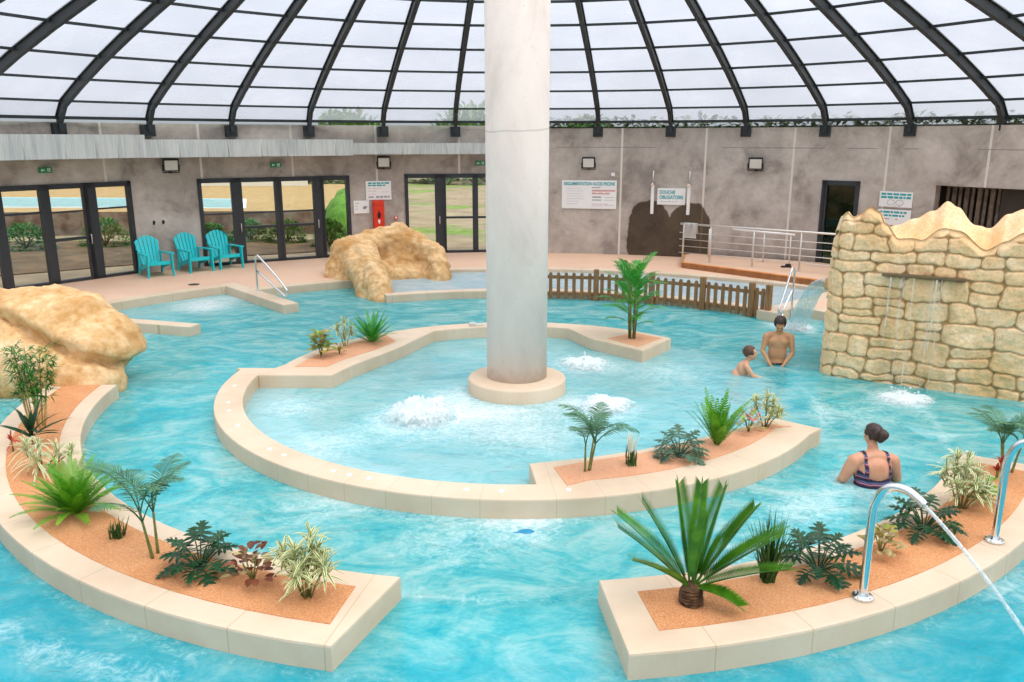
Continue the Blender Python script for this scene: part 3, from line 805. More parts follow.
crease(b, [(-3.1, 20.45, 1.15), (-2.9, 20.45, .85), (-2.4, 20.4, .72), (-2.15, 20.2, .45), (-1.95, 19.9, .1)], .06, .12)
crease(b, [(-3.4, 20.0, .5), (-2.9, 20.1, .52), (-2.3, 20.2, .5)], .06, .12)
rough(b, .015, 14, 3, 3)
tag(obj('rock_grotto', b, M['rock'], fixn=False), 'hollow sandy rock like an armchair below the red cabinet', 'rock')

# ---- carved masonry rock with the wide waterfall slot
SA, SD, SN = V((4.71, 11.94, 0)), V((.866, -.5, 0)), V((.5, .866, 0))
def lerp_tab(tab, x):
    if x <= tab[0][0]: return tab[0][1]
    for (a, va), (b_, vb) in zip(tab, tab[1:]):
        if x <= b_:
            t = (x-a)/(b_-a); t = t*t*(3-2*t); return va+(vb-va)*t
    return tab[-1][1]
HF = [(0, 2.20), (.07, 2.42), (.16, 2.46), (.26, 2.40), (.34, 2.45), (.47, 2.56), (.60, 2.50), (.70, 2.34), (.90, 2.13), (1.16, 2.13), (1.42, 2.29), (1.64, 2.27), (1.97, 2.05), (2.2, 2.18), (2.4, 2.28), (2.8, 2.30), (3.6, 2.22), (5, 2.2)]
HB = [(0, 2.0), (.5, 2.0), (.74, 2.22), (1.0, 2.34), (1.25, 2.46), (1.41, 2.60), (1.55, 2.52), (1.81, 2.27), (2.0, 2.24), (2.2, 2.46), (2.4, 2.53), (3, 2.4), (5, 2.2)]
SL, DP = 4.4, 1.7
def top(s, d):
    hf, hb = lerp_tab(HF, s), lerp_tab(HB, s)
    if d < .32: h = hf-.10*(d/.32)**2
    elif d < 1.0:
        t = (d-.32)/.68; t = t*t*(3-2*t); h = (hf-.10)*(1-t)+hb*t-.10*sin(pi*t)
    else:
        t = (d-1.0)/.7; h = hb-(.9*t*t)
    return h+.03*noise.fractal(V((s*2.2, d*2.2, 3)), .9, 2, 4)
rs = random.Random(21)
rows = []; z = -.35
while z < 2.8:
    h = rs.choice((.17, .22, .27, .31, .36)); x = -2.2+rs.random()*.3; row = []
    while x < SL+.3:
        w = rs.uniform(.26, .62)*(1 if h > .2 else 1.15)
        if h > .25 and rs.random() < .35:
            k = rs.uniform(.4, .6); row += [(x, x+w, z, z+h*k), (x, x+w, z+h*k, z+h)]
        elif h < .3 and rs.random() < .12 and rows: row.append((x, x+w, z-.0, z+h))
        else: row.append((x, x+w, z, z+h))
        x += w
    rows.append(row); z += h
ROWS = []; kk = 0
for r in rows:
    ROWS.append((min(q[2] for q in r), max(q[3] for q in r), kk, r)); kk += len(r)
def stone(u, z):
    u2 = u+.05*noise.noise(V((u*2.6, z*2.6, 1.7)))+.025*noise.noise(V((u*8, z*8, 5)))
    z2 = z+.05*noise.noise(V((u*2.1, z*2.3, 9.2)))+.025*noise.noise(V((u*8, z*8, 2)))
    for k, (a, b_, c, d) in ((k0+i, q) for lo, hi, k0, r in ROWS if lo <= z2 < hi for i, q in enumerate(r)):
        if a <= u2 < b_ and c <= z2 < d:
            ex, ez = min(u2-a, b_-u2), min(z2-c, d-z2)
            r = .07; 
            if ex < r and ez < r: e = r-math.hypot(r-ex, r-ez)
            else: e = min(ex, ez)
            return max(0, e), k
    return .1, 0
CR = .26
def plan(s, d):
    if s < CR and d < CR:
        a, b_ = CR-s, CR-d; m = max(a, b_); L = math.hypot(a, b_)
        if L > 1e-9: s, d = CR-a*m/L, CR-b_*m/L
    return SA+SD*s+SN*d
bm = bmesh.new(); fj = bm.verts.layers.float.new('joint'); fw = bm.verts.layers.float.new('wet')
def wetness(u, z):
    if not (.55 < u < 2.0): return 0
    c = 0
    for x0, ww, zz in ((.86, .10, 1.6), (1.3, .16, 1.35), (1.45, .22, .9), (1.05, .2, .5), (1.66, .08, 1.6)):
        if z < zz: c = max(c, math.exp(-((u-x0+.08*noise.noise(V((z*3, x0, 1))))/ww)**2))
    return c*(.55+.45*noise.noise(V((u*5, z*4, 3))))
NS, NZ, ND = 330, 200, 44
def skirt(cols):
    """cols: list of (s, d, outward, u)"""
    g = []
    for s, d, nrm, u in cols:
        P = plan(s, d); H = top(s, d); c = []
        for j in range(NZ+1):
            zz = -.6+(H+.6)*j/NZ
            e, k = stone(u, zz); t = min(1, e/.022); t = t*t*(3-2*t)
            fade = max(0, min(1, (H-zz)/.12)); fade = fade*fade*(3-2*fade)
            out = (.030*t+.02*noise.noise(V((k*3.3, 1, 2)))+.022*noise.fractal(V((u*5, zz*5, k)), .9, 2, 4))*fade
            bulge = -.05*(1-fade)-.01*(zz/2.4)
            v = bm.verts.new(P+nrm*(out+bulge)+V((0, 0, zz)))
            v[fj] = (1-min(1, e/.013))*fade; v[fw] = wetness(u, zz); c.append(v)
        g.append(c)
    for a, b_ in zip(g, g[1:]):
        for j in range(NZ): bm.faces.new((a[j], b_[j], b_[j+1], a[j+1]))
    return g
front = []
left = [(0, DP*(1-i/100)) for i in range(0, 101)]
for s, d in left:
    nrm = -SD
    if d < CR: nrm = (-(SD*(CR-s)+SN*(CR-d))).normalized()
    front.append((s, d, nrm, -d))
for i in range(1, NS+1):
    s = SL*i/NS; nrm = -SN
    if s < CR: nrm = (-(SD*(CR-s)+SN*CR)).normalized()
    front.append((s, 0, nrm, s))
g = skirt(front)
# top surface
tg = []
for i in range(NS+1):
    s = SL*i/NS; c = []
    for j in range(ND+1):
        d = DP*j/ND
        if i == 0: v = None
        else: v = None
        if j == 0: v = g[100+i][-1]
        if v is None:
            P = plan(s, d); v = bm.verts.new(P+V((0, 0, top(s, d))))
        c.append(v)
    tg.append(c)
for a, b_ in zip(tg, tg[1:]):
    for j in range(ND):
        try: bm.faces.new((a[j], b_[j], b_[j+1], a[j+1]))
        except ValueError: pass
# back and far end closed
def close(vs):
    lo = [bm.verts.new((v.co.x, v.co.y, -.6)) for v in vs]
    for i in range(len(vs)-1): bm.faces.new((vs[i], vs[i+1], lo[i+1], lo[i]))
close([c[-1] for c in tg]); close([v for v in tg[-1]])
for f in bm.faces: f.smooth = True
wr = obj('masonry_rock', bm, M['wallstone']); tag(wr, 'tall sandstone masonry rock with a wide waterfall slot at the right', 'rock', kind='thing')
bm = bmesh.new()
Mx = Matrix(((SD.x, SN.x, 0, SA.x), (SD.y, SN.y, 0, SA.y), (0, 0, 1, 0), (0, 0, 0, 1)))
bbox(bm, (.74, -.11, 1.60), (1.80, .05, 1.64), .008, Mx)
obj('spout_ledge', bm, pbsdf('dark_slot_ledge', '6b5a3c', .6), wr)
bm = bmesh.new(); Q = plan(0, .62)
tube(bm, [Q+SD*.2+V((0, 0, 1.30)), Q-SD*.12+V((0, 0, 1.30))], .10, 12); obj('spout', bm, M['rock'], wr)
# ================================================================== FIXTURES
def wall_M(deg, z, r):
    """frame on the wall: x along the wall to the right, y out of the wall, z up"""
    p = pol(r, deg, z); a = R(deg); x = V((cos(a), -sin(a), 0)); y = V((-sin(a), -cos(a), 0))
    return Matrix(((x.x, y.x, 0, p.x), (x.y, y.y, 0, p.y), (0, 0, 1, p.z), (0, 0, 0, 1)))
def text(s, size, Mx, mat, parent, name='lettering', align='LEFT', width=None, bold=.0):
    cu = bpy.data.curves.new(name, 'FONT'); cu.body = s; cu.size = size; cu.align_x = align; cu.extrude = .002; cu.offset = bold
    o = bpy.data.objects.new(name, cu); COL.objects.link(o)
    dg = bpy.context.evaluated_depsgraph_get(); dg.update()
    me = bpy.data.meshes.new_from_object(o.evaluated_get(dg)); bpy.data.objects.remove(o); bpy.data.curves.remove(cu)
    xs = [v.co.x for v in me.vertices]; k = (width/(max(xs)-min(xs))) if width else 1
    # glyph plane xy -> wall plane xz
    T = Mx @ Matrix(((k, 0, 0, 0), (0, 0, 1, 0), (0, 1, 0, 0), (0, 0, 0, 1)))
    me.transform(T)
    ob = bpy.data.objects.new(name, me); COL.objects.link(ob); me.materials.clear(); me.materials.append(mat); ob.parent = parent
    return ob
def sh(Mx, x, z, y=.014): return Mx @ Matrix.Translation((x, y, z))
def bars(Mx, items, mat, parent, name='lettering', y=.013):
    bm = bmesh.new()
    for x0, x1, z0, z1 in items: box(bm, (x0, y-.004, z0), (x1, y, z1), Mx)
    return obj(name, bm, mat, parent)
def board(name, label, cat, deg, z0, z1, w, r):
    Mx = wall_M(deg, z0, r-.03); bm = bmesh.new(); bbox(bm, (-w/2, 0, 0), (w/2, .012, z1-z0), .004, Mx, 1)
    o = obj(name, bm, M['white']); tag(o, label, cat); return o, Mx
def words_line(x0, x1, z0, z1, seed, gap=.03, lo=.05, hi=.16):
    r = random.Random(seed); x = x0; out = []
    while x < x1-.04:
        w = min(r.uniform(lo, hi), x1-x); out.append((x, x+w, z0, z1)); x += w+gap
    return out
Mc = RR_
o, Mx = board('notice_board', 'large white pool rules board with turquoise heading on the concrete wall', 'sign', 9.6, 1.51, 2.33, 1.60, Mc)
text('REGLEMENTATION ACCES PISCINE', .125, sh(Mx, -.74, .68), M['cyan_ink'], o, width=1.48, bold=.004)
it = []; r9 = random.Random(3)
for k in range(7): it.append((-.66, -.66+r9.uniform(.35, .62), .58-k*.075, .60-k*.075))
bars(Mx, it, M['pink_ink'], o)
bars(Mx, [(.08, .76, .50, .55), (.08, .60, .42, .455)]+[(.08+.2*k, .20+.2*k, .46, .475) for k in range(3)]+[(.08, .55, .13, .145)], M['red_ink'], o, 'lettering')
bars(Mx, [(.08, .33, .60, .625), (.10, .36, .32, .36), (.10, .36, .24, .27), (.45, .74, .25, .26), (.45, .74, .10, .11), (.08, .4, .08, .09), (.45, .74, .33, .34)], M['grey_ink'], o, 'lettering')
o, Mx = board('shower_sign', 'white sign between the two wall showers asking bathers to shower', 'sign', 20.0, 1.67, 2.14, .80, Mc)
text('DOUCHE', .135, sh(Mx, -.34, .31), M['cyan_ink'], o, width=.44, bold=.004); text('OBLIGATOIRE', .135, sh(Mx, -.34, .17), M['cyan_ink'], o, width=.68, bold=.004)
bars(Mx, words_line(-.3, .2, .08, .095, 4), M['grey_ink'], o)
o, Mx = board('notice_sign', 'white sign with turquoise heading and two ring drawings above the masonry rock', 'sign', 45.9, 1.86, 2.24, .80, Mc)
bars(Mx, words_line(-.36, .36, .29, .34, 5, .02)+words_line(-.36, .36, .21, .265, 6, .02), M['cyan_ink'], o, 'lettering')
bm = bmesh.new()
for cx_ in (-.11, .10):
    tube(bm, [Mx @ V((cx_+.09*cos(2*pi*k/20), .013, .115+.065*sin(2*pi*k/20))) for k in range(21)], .006, 5)
obj('ring_drawing', bm, M['grey_ink'], o)
bars(Mx, words_line(-.05, .15, .02, .03, 7), M['grey_ink'], o)
o, Mx = board('small_notice_sign', 'lower white sign with turquoise print partly hidden by the masonry rock', 'sign', 45.9, 1.42, 1.80, .80, Mc)
bars(Mx, words_line(-.36, .32, .29, .34, 8, .02)+words_line(-.36, .25, .21, .255, 9, .02), M['cyan_ink'], o, 'lettering')
bars(Mx, [(.04, .10, .13, .16)], M['red_ink'], o, 'red_mark'); bars(Mx, [(-.3, -.1, .14, .16)], M['grey_ink'], o)
o, Mx = board('rules_sign', 'white sign with turquoise heading above the red cabinet', 'sign', -17.2, 1.78, 2.32, .74, RL)
bars(Mx, words_line(-.30, .31, .455, .50, 10, .02)+words_line(-.30, .20, .395, .435, 11, .02), M['cyan_ink'], o, 'lettering')
bars(Mx, words_line(-.3, .1, .33, .34, 12)+words_line(-.3, .0, .25, .26, 13)+words_line(.1, .3, .22, .23, 14)+words_line(-.3, -.1, .16, .17, 14), M['red_ink'], o)
bars(Mx, words_line(-.3, -.15, .06, .10, 15)+words_line(-.08, .32, .06, .11, 16, .02), M['grey_ink'], o, 'lettering')
o, Mx = board('paper_notice', 'small white paper notice left of the red cabinet', 'notice', -19.4, 1.40, 1.77, .45, RL)
bars(Mx, words_line(-.18, -.05, .28, .295, 17)+words_line(-.18, -.05, .2, .215, 18)+words_line(-.18, -.05, .12, .135, 18), M['grey_ink'], o); bars(Mx, [(.04, .13, .12, .19), (.06, .16, .16, .21)], M['grey_ink'], o, 'stamp')

Mx = wall_M(-17.35, .93, RL-.02); bm = bmesh.new(); bbox(bm, (-.165, 0, 0), (.165, .17, .84), .03, Mx)
o = obj('extinguisher_cabinet', bm, M['red']); tag(o, 'tall red extinguisher cabinet on the wall above the armchair rock', 'cabinet')
bm = bmesh.new()
box(bm, (-.012, .172, .50), (.012, .176, .56), Mx); ellipsoid = None
bbox(bm, (-.035, .172, .33), (.035, .178, .50), .012, Mx, 1); tube(bm, [Mx @ V((.02, .175, .5)), Mx @ V((.06, .175, .46)), Mx @ V((.05, .175, .40))], .008, 6)
obj('extinguisher_symbol', bm, M['black'], o); bm = bmesh.new(); box(bm, (-.03, .172, .20), (.03, .176, .29), Mx); box(bm, (-.012, .172, .17), (.02, .176, .21), Mx); obj('white_mark', bm, M['white'], o)
bm = bmesh.new(); box(bm, (-.167, .02, .70), (.167, .171, .706), Mx); obj('lid_gap', bm, M['black'], o)
Mx = wall_M(-15.15, 1.25, RL-.02); bm = bmesh.new(); bbox(bm, (-.055, 0, -.05), (.055, .05, .05), .012, Mx); o = obj('call_point', bm, M['red']); tag(o, 'small red alarm call point right of the red cabinet', 'alarm')
bm = bmesh.new(); bbox(bm, (-.03, .05, -.02), (.03, .056, .035), .004, Mx, 1); obj('push_plate', bm, M['white'], o)

def floodlight(deg, z, r, yaw, label):
    Mx = wall_M(deg, z, r-.02) @ Matrix.Translation((0, .16, 0)) @ Matrix.Rotation(R(yaw), 4, 'Z') @ Matrix.Rotation(R(-14), 4, 'X')
    t = thing('floodlight', label, 'floodlight', (0, 0, 0), 0, 'wall floodlights')
    bm = bmesh.new(); bbox(bm, (-.19, -.05, -.16), (.19, .04, .16), .015, Mx)
    for k in range(5): box(bm, (-.15+k*.07, -.10, -.12), (-.135+k*.07, -.05, .12), Mx)
    obj('housing', bm, M['black'], t)
    bm = bmesh.new(); bbox(bm, (-.155, .04, -.125), (.155, .048, .125), .004, Mx, 1); obj('glass', bm, M['lampglass'], t)
    bm = bmesh.new(); W = wall_M(deg, z, r-.005)
    tube(bm, [Mx @ V((-.2, 0, 0)), Mx @ V((-.2, -.02, -.2)), Mx @ V((.2, -.02, -.2)), Mx @ V((.2, 0, 0))], .014, 6); tube(bm, [W @ V((0, 0, -.18)), W @ V((0, .16, -.19))], .02, 6)
    obj('bracket', bm, M['black'], t); return t
floodlight(-41.4, 2.86, RL, 12, 'black floodlight under the zinc gutter above the left turquoise chairs')
floodlight(-16.5, 2.86, RL, 4, 'black floodlight above the turquoise headed sign and red cabinet')
floodlight(9.5, 2.84, RR_, 0, 'black floodlight above the large pool rules board')
floodlight(30.1, 2.86, RR_, -14, 'black floodlight on the bare wall above the steel railing')
def exit_sign(deg, label):
    Mx = wall_M(deg, 2.75, RL-(.155 if deg < -10 else .08)) @ Matrix.Diagonal((.75, 1, .85, 1)); bm = bmesh.new(); bbox(bm, (-.19, 0, 0), (.19, .05, .15), .008, Mx, 1)
    o = obj('exit_sign', bm, M['green_sign']); tag(o, label, 'exit sign', 'green exit signs')
    b = bmesh.new()
    box(b, (.05, .05, .03), (.13, .054, .125), Mx)
    box(b, (-.14, .05, .06), (-.04, .054, .085), Mx)
    pr = [Mx @ V(p) for p in ((-.15, .053, .073), (-.10, .053, .115), (-.10, .053, .03))]; b.faces.new([b.verts.new(p) for p in pr])
    obj('exit_logo', b, M['white'], o)
    b = bmesh.new(); tube(b, [Mx @ V((.09, .055, .10)), Mx @ V((.085, .055, .07)), Mx @ V((.07, .055, .04))], .009, 5); tube(b, [Mx @ V((.085, .055, .07)), Mx @ V((.11, .055, .04))], .008, 5); ellip(b, Mx @ V((.092, .056, .113)), (.01, .01, .01), None, 1)
    obj('running_figure', b, M['green_sign'], o)
exit_sign(-54.2, 'green exit sign above the leftmost glazed door'); exit_sign(-29.6, 'green exit sign above the glazed door behind the chairs'); exit_sign(-4.3, 'green exit sign beside the central column')
def shower(deg, label):
    t = thing('wall_shower', label, 'shower', (0, 0, 0), 0, 'wall showers'); Mx = wall_M(deg, 0, RR_)
    bm = bmesh.new(); bbox(bm, (-.045, .0, 1.40), (.045, .08, 2.22), .012, Mx); obj('column_cover', bm, M['white'], t)
    bm = bmesh.new(); tube(bm, [Mx @ V((0, .03, 2.2)), Mx @ V((0, .03, 2.62))], .018, 8); obj('supply_pipe', bm, M['steel'], t)
    bm = bmesh.new(); tube(bm, [Mx @ V((0, .03, 2.28)), Mx @ V((0, .10, 2.27)), Mx @ V((0, .17, 2.23))], [.022, .022, .045], 10); obj('shower_head', bm, M['chrome'], t)
shower(17.65, 'white wall shower left of the shower sign'); shower(22.15, 'white wall shower right of the shower sign')
Mx = wall_M(12.6, 2.50, RR_-.01); bm = bmesh.new(); bbox(bm, (-.05, 0, -.05), (.05, .05, .05), .012, Mx); tag(obj('sensor_box', bm, M['white']), 'small white sensor box above the pool rules board corner', 'sensor')
for dg in (-43.6, -42.6):
    Mx = wall_M(dg, 1.42, RL); bm = bmesh.new(); bbox(bm, (-.025, 0, -.05), (.025, .02, .05), .006, Mx, 1); tube(bm, [Mx @ V((0, .02, .02)), Mx @ V((0, .07, .0)), Mx @ V((0, .08, .05))], .012, 6)
    tag(obj('coat_hook', bm, M['black']), 'dark wall hook above the left chair, the '+('left' if dg < -43 else 'right')+' one of two', 'hook', 'coat hooks on the concrete wall')

# ---- turquoise garden chairs
def adirondack():
    t = thing('adirondack_chair', '', 'chair', (0, 0, 0), 0, 'turquoise garden chairs')
    m = M['turq']
    def slope(y): return .20+.16*(.34-y)/.66 if False else .385-.17*((y+.30)/.62)
    bm = bmesh.new()                                   # seat: slats sloping back
    for k in range(5):
        y0 = -.30+k*.122; z0, z1 = slope(y0), slope(y0+.105)
        v = [bm.verts.new(p) for p in ((-.25, y0, z0), (.25, y0, z0), (.25, y0+.105, z1), (-.25, y0+.105, z1), (-.25, y0, z0-.02), (.25, y0, z0-.02), (.25, y0+.105, z1-.02), (-.25, y0+.105, z1-.02))]
        for f in ((0, 1, 2, 3), (7, 6, 5, 4), (0, 4, 5, 1), (1, 5, 6, 2), (2, 6, 7, 3), (3, 7, 4, 0)): bm.faces.new([v[i] for i in f])
    box(bm, (-.26, -.33, slope(-.3)-.09), (.26, -.30, slope(-.3)+.0))
    for sx in (-1, 1):
        a, b_ = (sx*.255, -.31), (sx*.255, .34)
        v = [(x+dx, y, slope(y)+dz) for x, y in (a, b_) for dz in (-.02, -.10) for dx in (-.014, .014)]
        v = [bm.verts.new(p) for p in v]
        for f in ((0, 1, 3, 2), (4, 6, 7, 5), (0, 4, 5, 1), (2, 3, 7, 6), (0, 2, 6, 4), (1, 5, 7, 3)): bm.faces.new([v[i] for i in f])
    obj('seat', bm, m, t)
    bm = bmesh.new()                                   # back: a fan of slats with a round top
    Bk = Matrix.Translation((0, .27, .20)) @ Matrix.Rotation(R(-20), 4, 'X')
    n = 6
    for k in range(n):
        u0, u1 = -1+2*k/n+.03, -1+2*(k+1)/n-.03
        def pt(u, h): return (u*(.20+.10*min(1, h/.62)), .03*u*u-.03, h)
        topz = lambda u: .80-.15*u*u
        fr, bk = [], []
        for u, h in ((u0, 0), (u1, 0), (u1, .4), (u1, topz(u1)-.015), ((u0+u1)/2, topz((u0+u1)/2)+.005), (u0, topz(u0)-.015), (u0, .4)):
            p = V(pt(u, h)); fr.append(bm.verts.new(Bk @ p)); bk.append(bm.verts.new(Bk @ (p+V((0, .02, 0)))))
        bm.faces.new(fr); bm.faces.new(list(reversed(bk)))
        for i in range(7): bm.faces.new((fr[i], bk[i], bk[(i+1) % 7], fr[(i+1) % 7]))
    for h, w in ((.10, .23), (.44, .28)): box(bm, (-w, .02, h), (w, .045, h+.07), Bk)
    obj('backrest', bm, m, t)
    for sx in (-1, 1):
        bm = bmesh.new(); pl = [(.235, .36), (.30, .36), (.335, .10), (.37, -.30), (.365, -.38), (.32, -.42), (.26, -.40), (.245, -.30), (.25, -.1)]
        pl = [(sx*x, y) for x, y in pl]
        if sx < 0: pl.reverse()
        prism(bm, pl, .545, .575)
        for v in bm.verts: v.co.z += .03*(-v.co.y)*.6
        obj('armrest', bm, m, t)
    for sx in (-1, 1):
        bm = bmesh.new()                               # broad front leg, splayed a little
        v = []
        for z, yo, hw, xo in ((0, -.36, .045, .305), (.30, -.35, .055, .295), (.56, -.35, .07, .290)):
            v.append([bm.verts.new(p) for p in ((sx*(xo-.016), yo-hw, z), (sx*(xo+.016), yo-hw, z), (sx*(xo+.016), yo+hw, z), (sx*(xo-.016), yo+hw, z))])
        for a, b_ in zip(v, v[1:]):
            for i in range(4): bm.faces.new((a[i], a[(i+1) % 4], b_[(i+1) % 4], b_[i]))
        bm.faces.new(v[0]); bm.faces.new(v[-1]); obj('leg', bm, m, t)
        bm = bmesh.new(); v = []
        for z, yo, hw, xo in ((0, .40, .05, .28), (.2, .33, .05, .275), (.55, .34, .04, .27)):
            v.append([bm.verts.new(p) for p in ((sx*(xo-.014), yo-hw, z), (sx*(xo+.014), yo-hw, z), (sx*(xo+.014), yo+hw, z), (sx*(xo-.014), yo+hw, z))])
        for a, b_ in zip(v, v[1:]):
            for i in range(4): bm.faces.new((a[i], a[(i+1) % 4], b_[(i+1) % 4], b_[i]))
        bm.faces.new(v[0]); bm.faces.new(v[-1]); obj('leg', bm, m, t)
    return t
ch0 = adirondack()
for k, (x, y, rz, lab) in enumerate(((-8.92, 20.12, 42, 'turquoise slatted garden chair nearest the leftmost door'), (-8.22, 20.88, 46, 'turquoise slatted garden chair in the middle of the three'),
                                 (-7.62, 21.45, 42, 'turquoise slatted garden chair in front of the door frame, rightmost of three'))):
    c = ch0 if k == 0 else copy_tree(ch0)
    c.location = (x, y, DECK); c.rotation_euler = (0, 0, R(rz)); c['label'] = lab

# ---- picket fence on the low wall of the paddling pool
t = thing('picket_fence', 'low brown wooden picket fence at the edge of the paddling pool', 'fence')
FR = 6.87; posts = [2.6, 15.2, 25.6, 35.0, 44.0, 47.1]
def fence_M(deg, r=FR): return wall_M(deg, 0, r)
for a in posts:
    bm = bmesh.new(); Mx = fence_M(a); bbox(bm, (-.055, -.05, .0), (.055, .05, .70), .008, Mx, 1); obj('fence_post', bm, M['wood'], t)
for a0, a1 in zip(posts, posts[1:]):
    P, Q = pol(FR, a0), pol(FR, a1); d = (Q-P); L = d.length; d.normalize(); n = V((-d.y, d.x, 0))
    n = n if n.dot(V((CX, CY, 0))-P) > 0 else -n
    Mx = Matrix(((d.x, n.x, 0, P.x), (d.y, n.y, 0, P.y), (0, 0, 1, 0), (0, 0, 0, 1)))
    for z in (.09, .47):
        bm = bmesh.new(); bbox(bm, (.05, -.03, z), (L-.05, .0, z+.075), .005, Mx, 1); obj('rail', bm, M['wood'], t)
    k = max(1, int(round((L-.11)/.172)))
    for i in range(k):
        x = .055+(L-.11)*(i+.5)/k; bm = bmesh.new()
        prof = [(x-.038, .03), (x+.038, .03), (x+.038, .585), (x+.02, .612), (x-.02, .612), (x-.038, .585)]
        a = [bm.verts.new(Mx @ V((p, 0.001, z))) for p, z in prof]; b_ = [bm.verts.new(Mx @ V((p, .021, z))) for p, z in prof]
        bm.faces.new(a); bm.faces.new(list(reversed(b_)))
        for j in range(6): bm.faces.new((a[j], b_[j], b_[(j+1) % 6], a[(j+1) % 6]))
        obj('picket', bm, M['wood'], t)

# ---- raised platform with terracotta edge, steel railing, towel
F0, F1 = V((4.5, 21.35, 0)), V((7.95, 17.65, 0))
pl = [tuple(F0[:2]), tuple(F1[:2]), (9.6, 19.3), (8.2, 21.4), (5.2, 23.2), (4.9, 22.9)]
bm = bmesh.new(); prism(bm, pl, .1, .315); o = struct('floor_platform', bm, M['deck'])
bm = bmesh.new(); strip_ring(bm, [tuple(p[:2]) for p in (V((4.85, 22.95, 0)), F0, F1)], [tuple((p+q)[:2]) for p, q in ((V((4.85, 22.95, 0)), V((.1, 0, 0))), (F0, V((.07, .12, 0))), (F1, V((.1, .1, 0))))], .17, .325)
struct('trim_14', bm, M['orange'])
t = thing('steel_railing', 'brushed steel railing on the raised platform with the terracotta edge', 'railing')
A, B = V((4.62, 21.85, 0)), V((8.3, 19.0, 0)); d = (B-A).normalized()
for x in (0, .78, 1.95, 3.15, 4.1):
    bm = bmesh.new(); p = A+d*x; tube(bm, [p+V((0, 0, .31)), p+V((0, 0, 1.28))], .022, 8); ps_ = obj('post', bm, M['steel'], t); bm = bmesh.new(); lathe(bm, [(.05, .316), (.05, .33), (.024, .335)], 10, tuple(p[:2])); obj('base_plate', bm, M['steel'], ps_)
bm = bmesh.new(); tube(bm, [A-d*.1+V((0, 0, 1.29)), B+V((0, 0, 1.29))], .026, 8); obj('handrail', bm, M['steel'], t)
for z in (.52, .70, .88, 1.06):
    bm = bmesh.new(); tube(bm, [A-d*.12+V((0, 0, z)), B+V((0, 0, z))], .010, 6); obj('bar', bm, M['steel'], t)
A2 = A+V((.55, .75, 0))
t2 = thing('steel_handrail', 'second steel handrail close to the stained wall behind the railing', 'railing')
for x in (.35, 1.9, 2.6):
    bm = bmesh.new(); p = A2+d*x; tube(bm, [p+V((0, 0, .31)), p+V((0, 0, 1.1))], .022, 8); obj('post', bm, M['steel'], t2)
bm = bmesh.new(); tube(bm, [A2+d*1.0+V((0, 0, 1.13)), A2+d*2.7+V((0, 0, 1.1))], .028, 8); obj('handrail', bm, M['white'], t2)
bm = bmesh.new(); tube(bm, [A2+d*.3+V((0, 0, .75)), A2+d*2.7+V((0, 0, .75))], .012, 6); obj('bar', bm, M['steel'], t2)
# towel over the rail
nn = V((-d.y, d.x, 0)); nn = nn if nn.y < 0 else -nn
bm = bmesh.new(); cols = []
for i in range(15):
    u = .02+.36*i/14; row = []
    for j in range(21):
        s = -.30+.72*j/20                                  # negative: behind the rail
        if s < -.04: q = nn*-.045+V((0, 0, 1.30+s+.04))
        elif s < .05: a = (s+.04)/.09*pi; q = nn*(-.045*cos(a))+V((0, 0, 1.30+.035*sin(a)))
        else: q = nn*(.045+.02*sin(u*40+j*.2))+V((0, 0, 1.30-(s-.05)))
        row.append(bm.verts.new(A+d*(u+.012*sin(j*.6+i))+q+nn*.012*sin(i*1.3)))
    cols.append(row)
for a, b_ in zip(cols, cols[1:]):
    for j in range(20): bm.faces.new((a[j], a[j+1], b_[j+1], b_[j])).smooth = True
bmesh.ops.solidify(bm, geom=bm.faces, thickness=.02)
tag(obj('towel', bm, M['towel'], smooth=True), 'white towel hanging over the end of the steel railing', 'towel')
bm = bmesh.new(); q0 = A+V((1.9, -.9, .33))
t = remesh_shoe = None

# ---- pool handrails
def loop_rail(name, label, P, Q, h, mat):
    """post at P, arch over and slope down to Q, then the lower bar back to the post"""
    t = thing(name, label, 'handrail'); P, Q = V(P), V(Q)
    d = V((Q.x-P.x, Q.y-P.y, 0)); L = d.length; d.normalize()
    def at(s, z): return P+d*s+V((0, 0, z))
    bm = bmesh.new(); pts = [at(0, 0), at(0, h*.5), at(.0, h*.86), at(.03, h*.95), at(.10, h), at(.18, h*.97)]
    pts += [at(L*.6, h*.62), at(L*.96, h*.30), at(L, h*.22), at(L-.01, h*.12), at(L-.10, h*.06), at(L-.2, h*.12)] + [at(L*.62, h*.24), at(.04, h*.56)]
    tube(bm, smooth_path(pts[:6], 5)[:-1]+smooth_path(pts[5:], 5), .021, 10); obj('rail', bm, mat, t)
    bm = bmesh.new(); lathe(bm, [(.055, P.z), (.055, P.z+.012), (.03, P.z+.02)], 14, (P.x, P.y)); obj('flange', bm, mat, t)
    return t
loop_rail('pool_handrail', 'bright steel handrail on the stone spur in front of the chairs', (-5.72, 17.95, DECK), (-4.78, 16.95, DECK), .82, M['chrome'])
loop_rail('pool_handrail', 'steel handrail on the pool steps between picket fence and masonry rock', (5.62, 15.95, DECK-.15), (5.20, 15.45, DECK-.15), 1.0, M['chrome'])

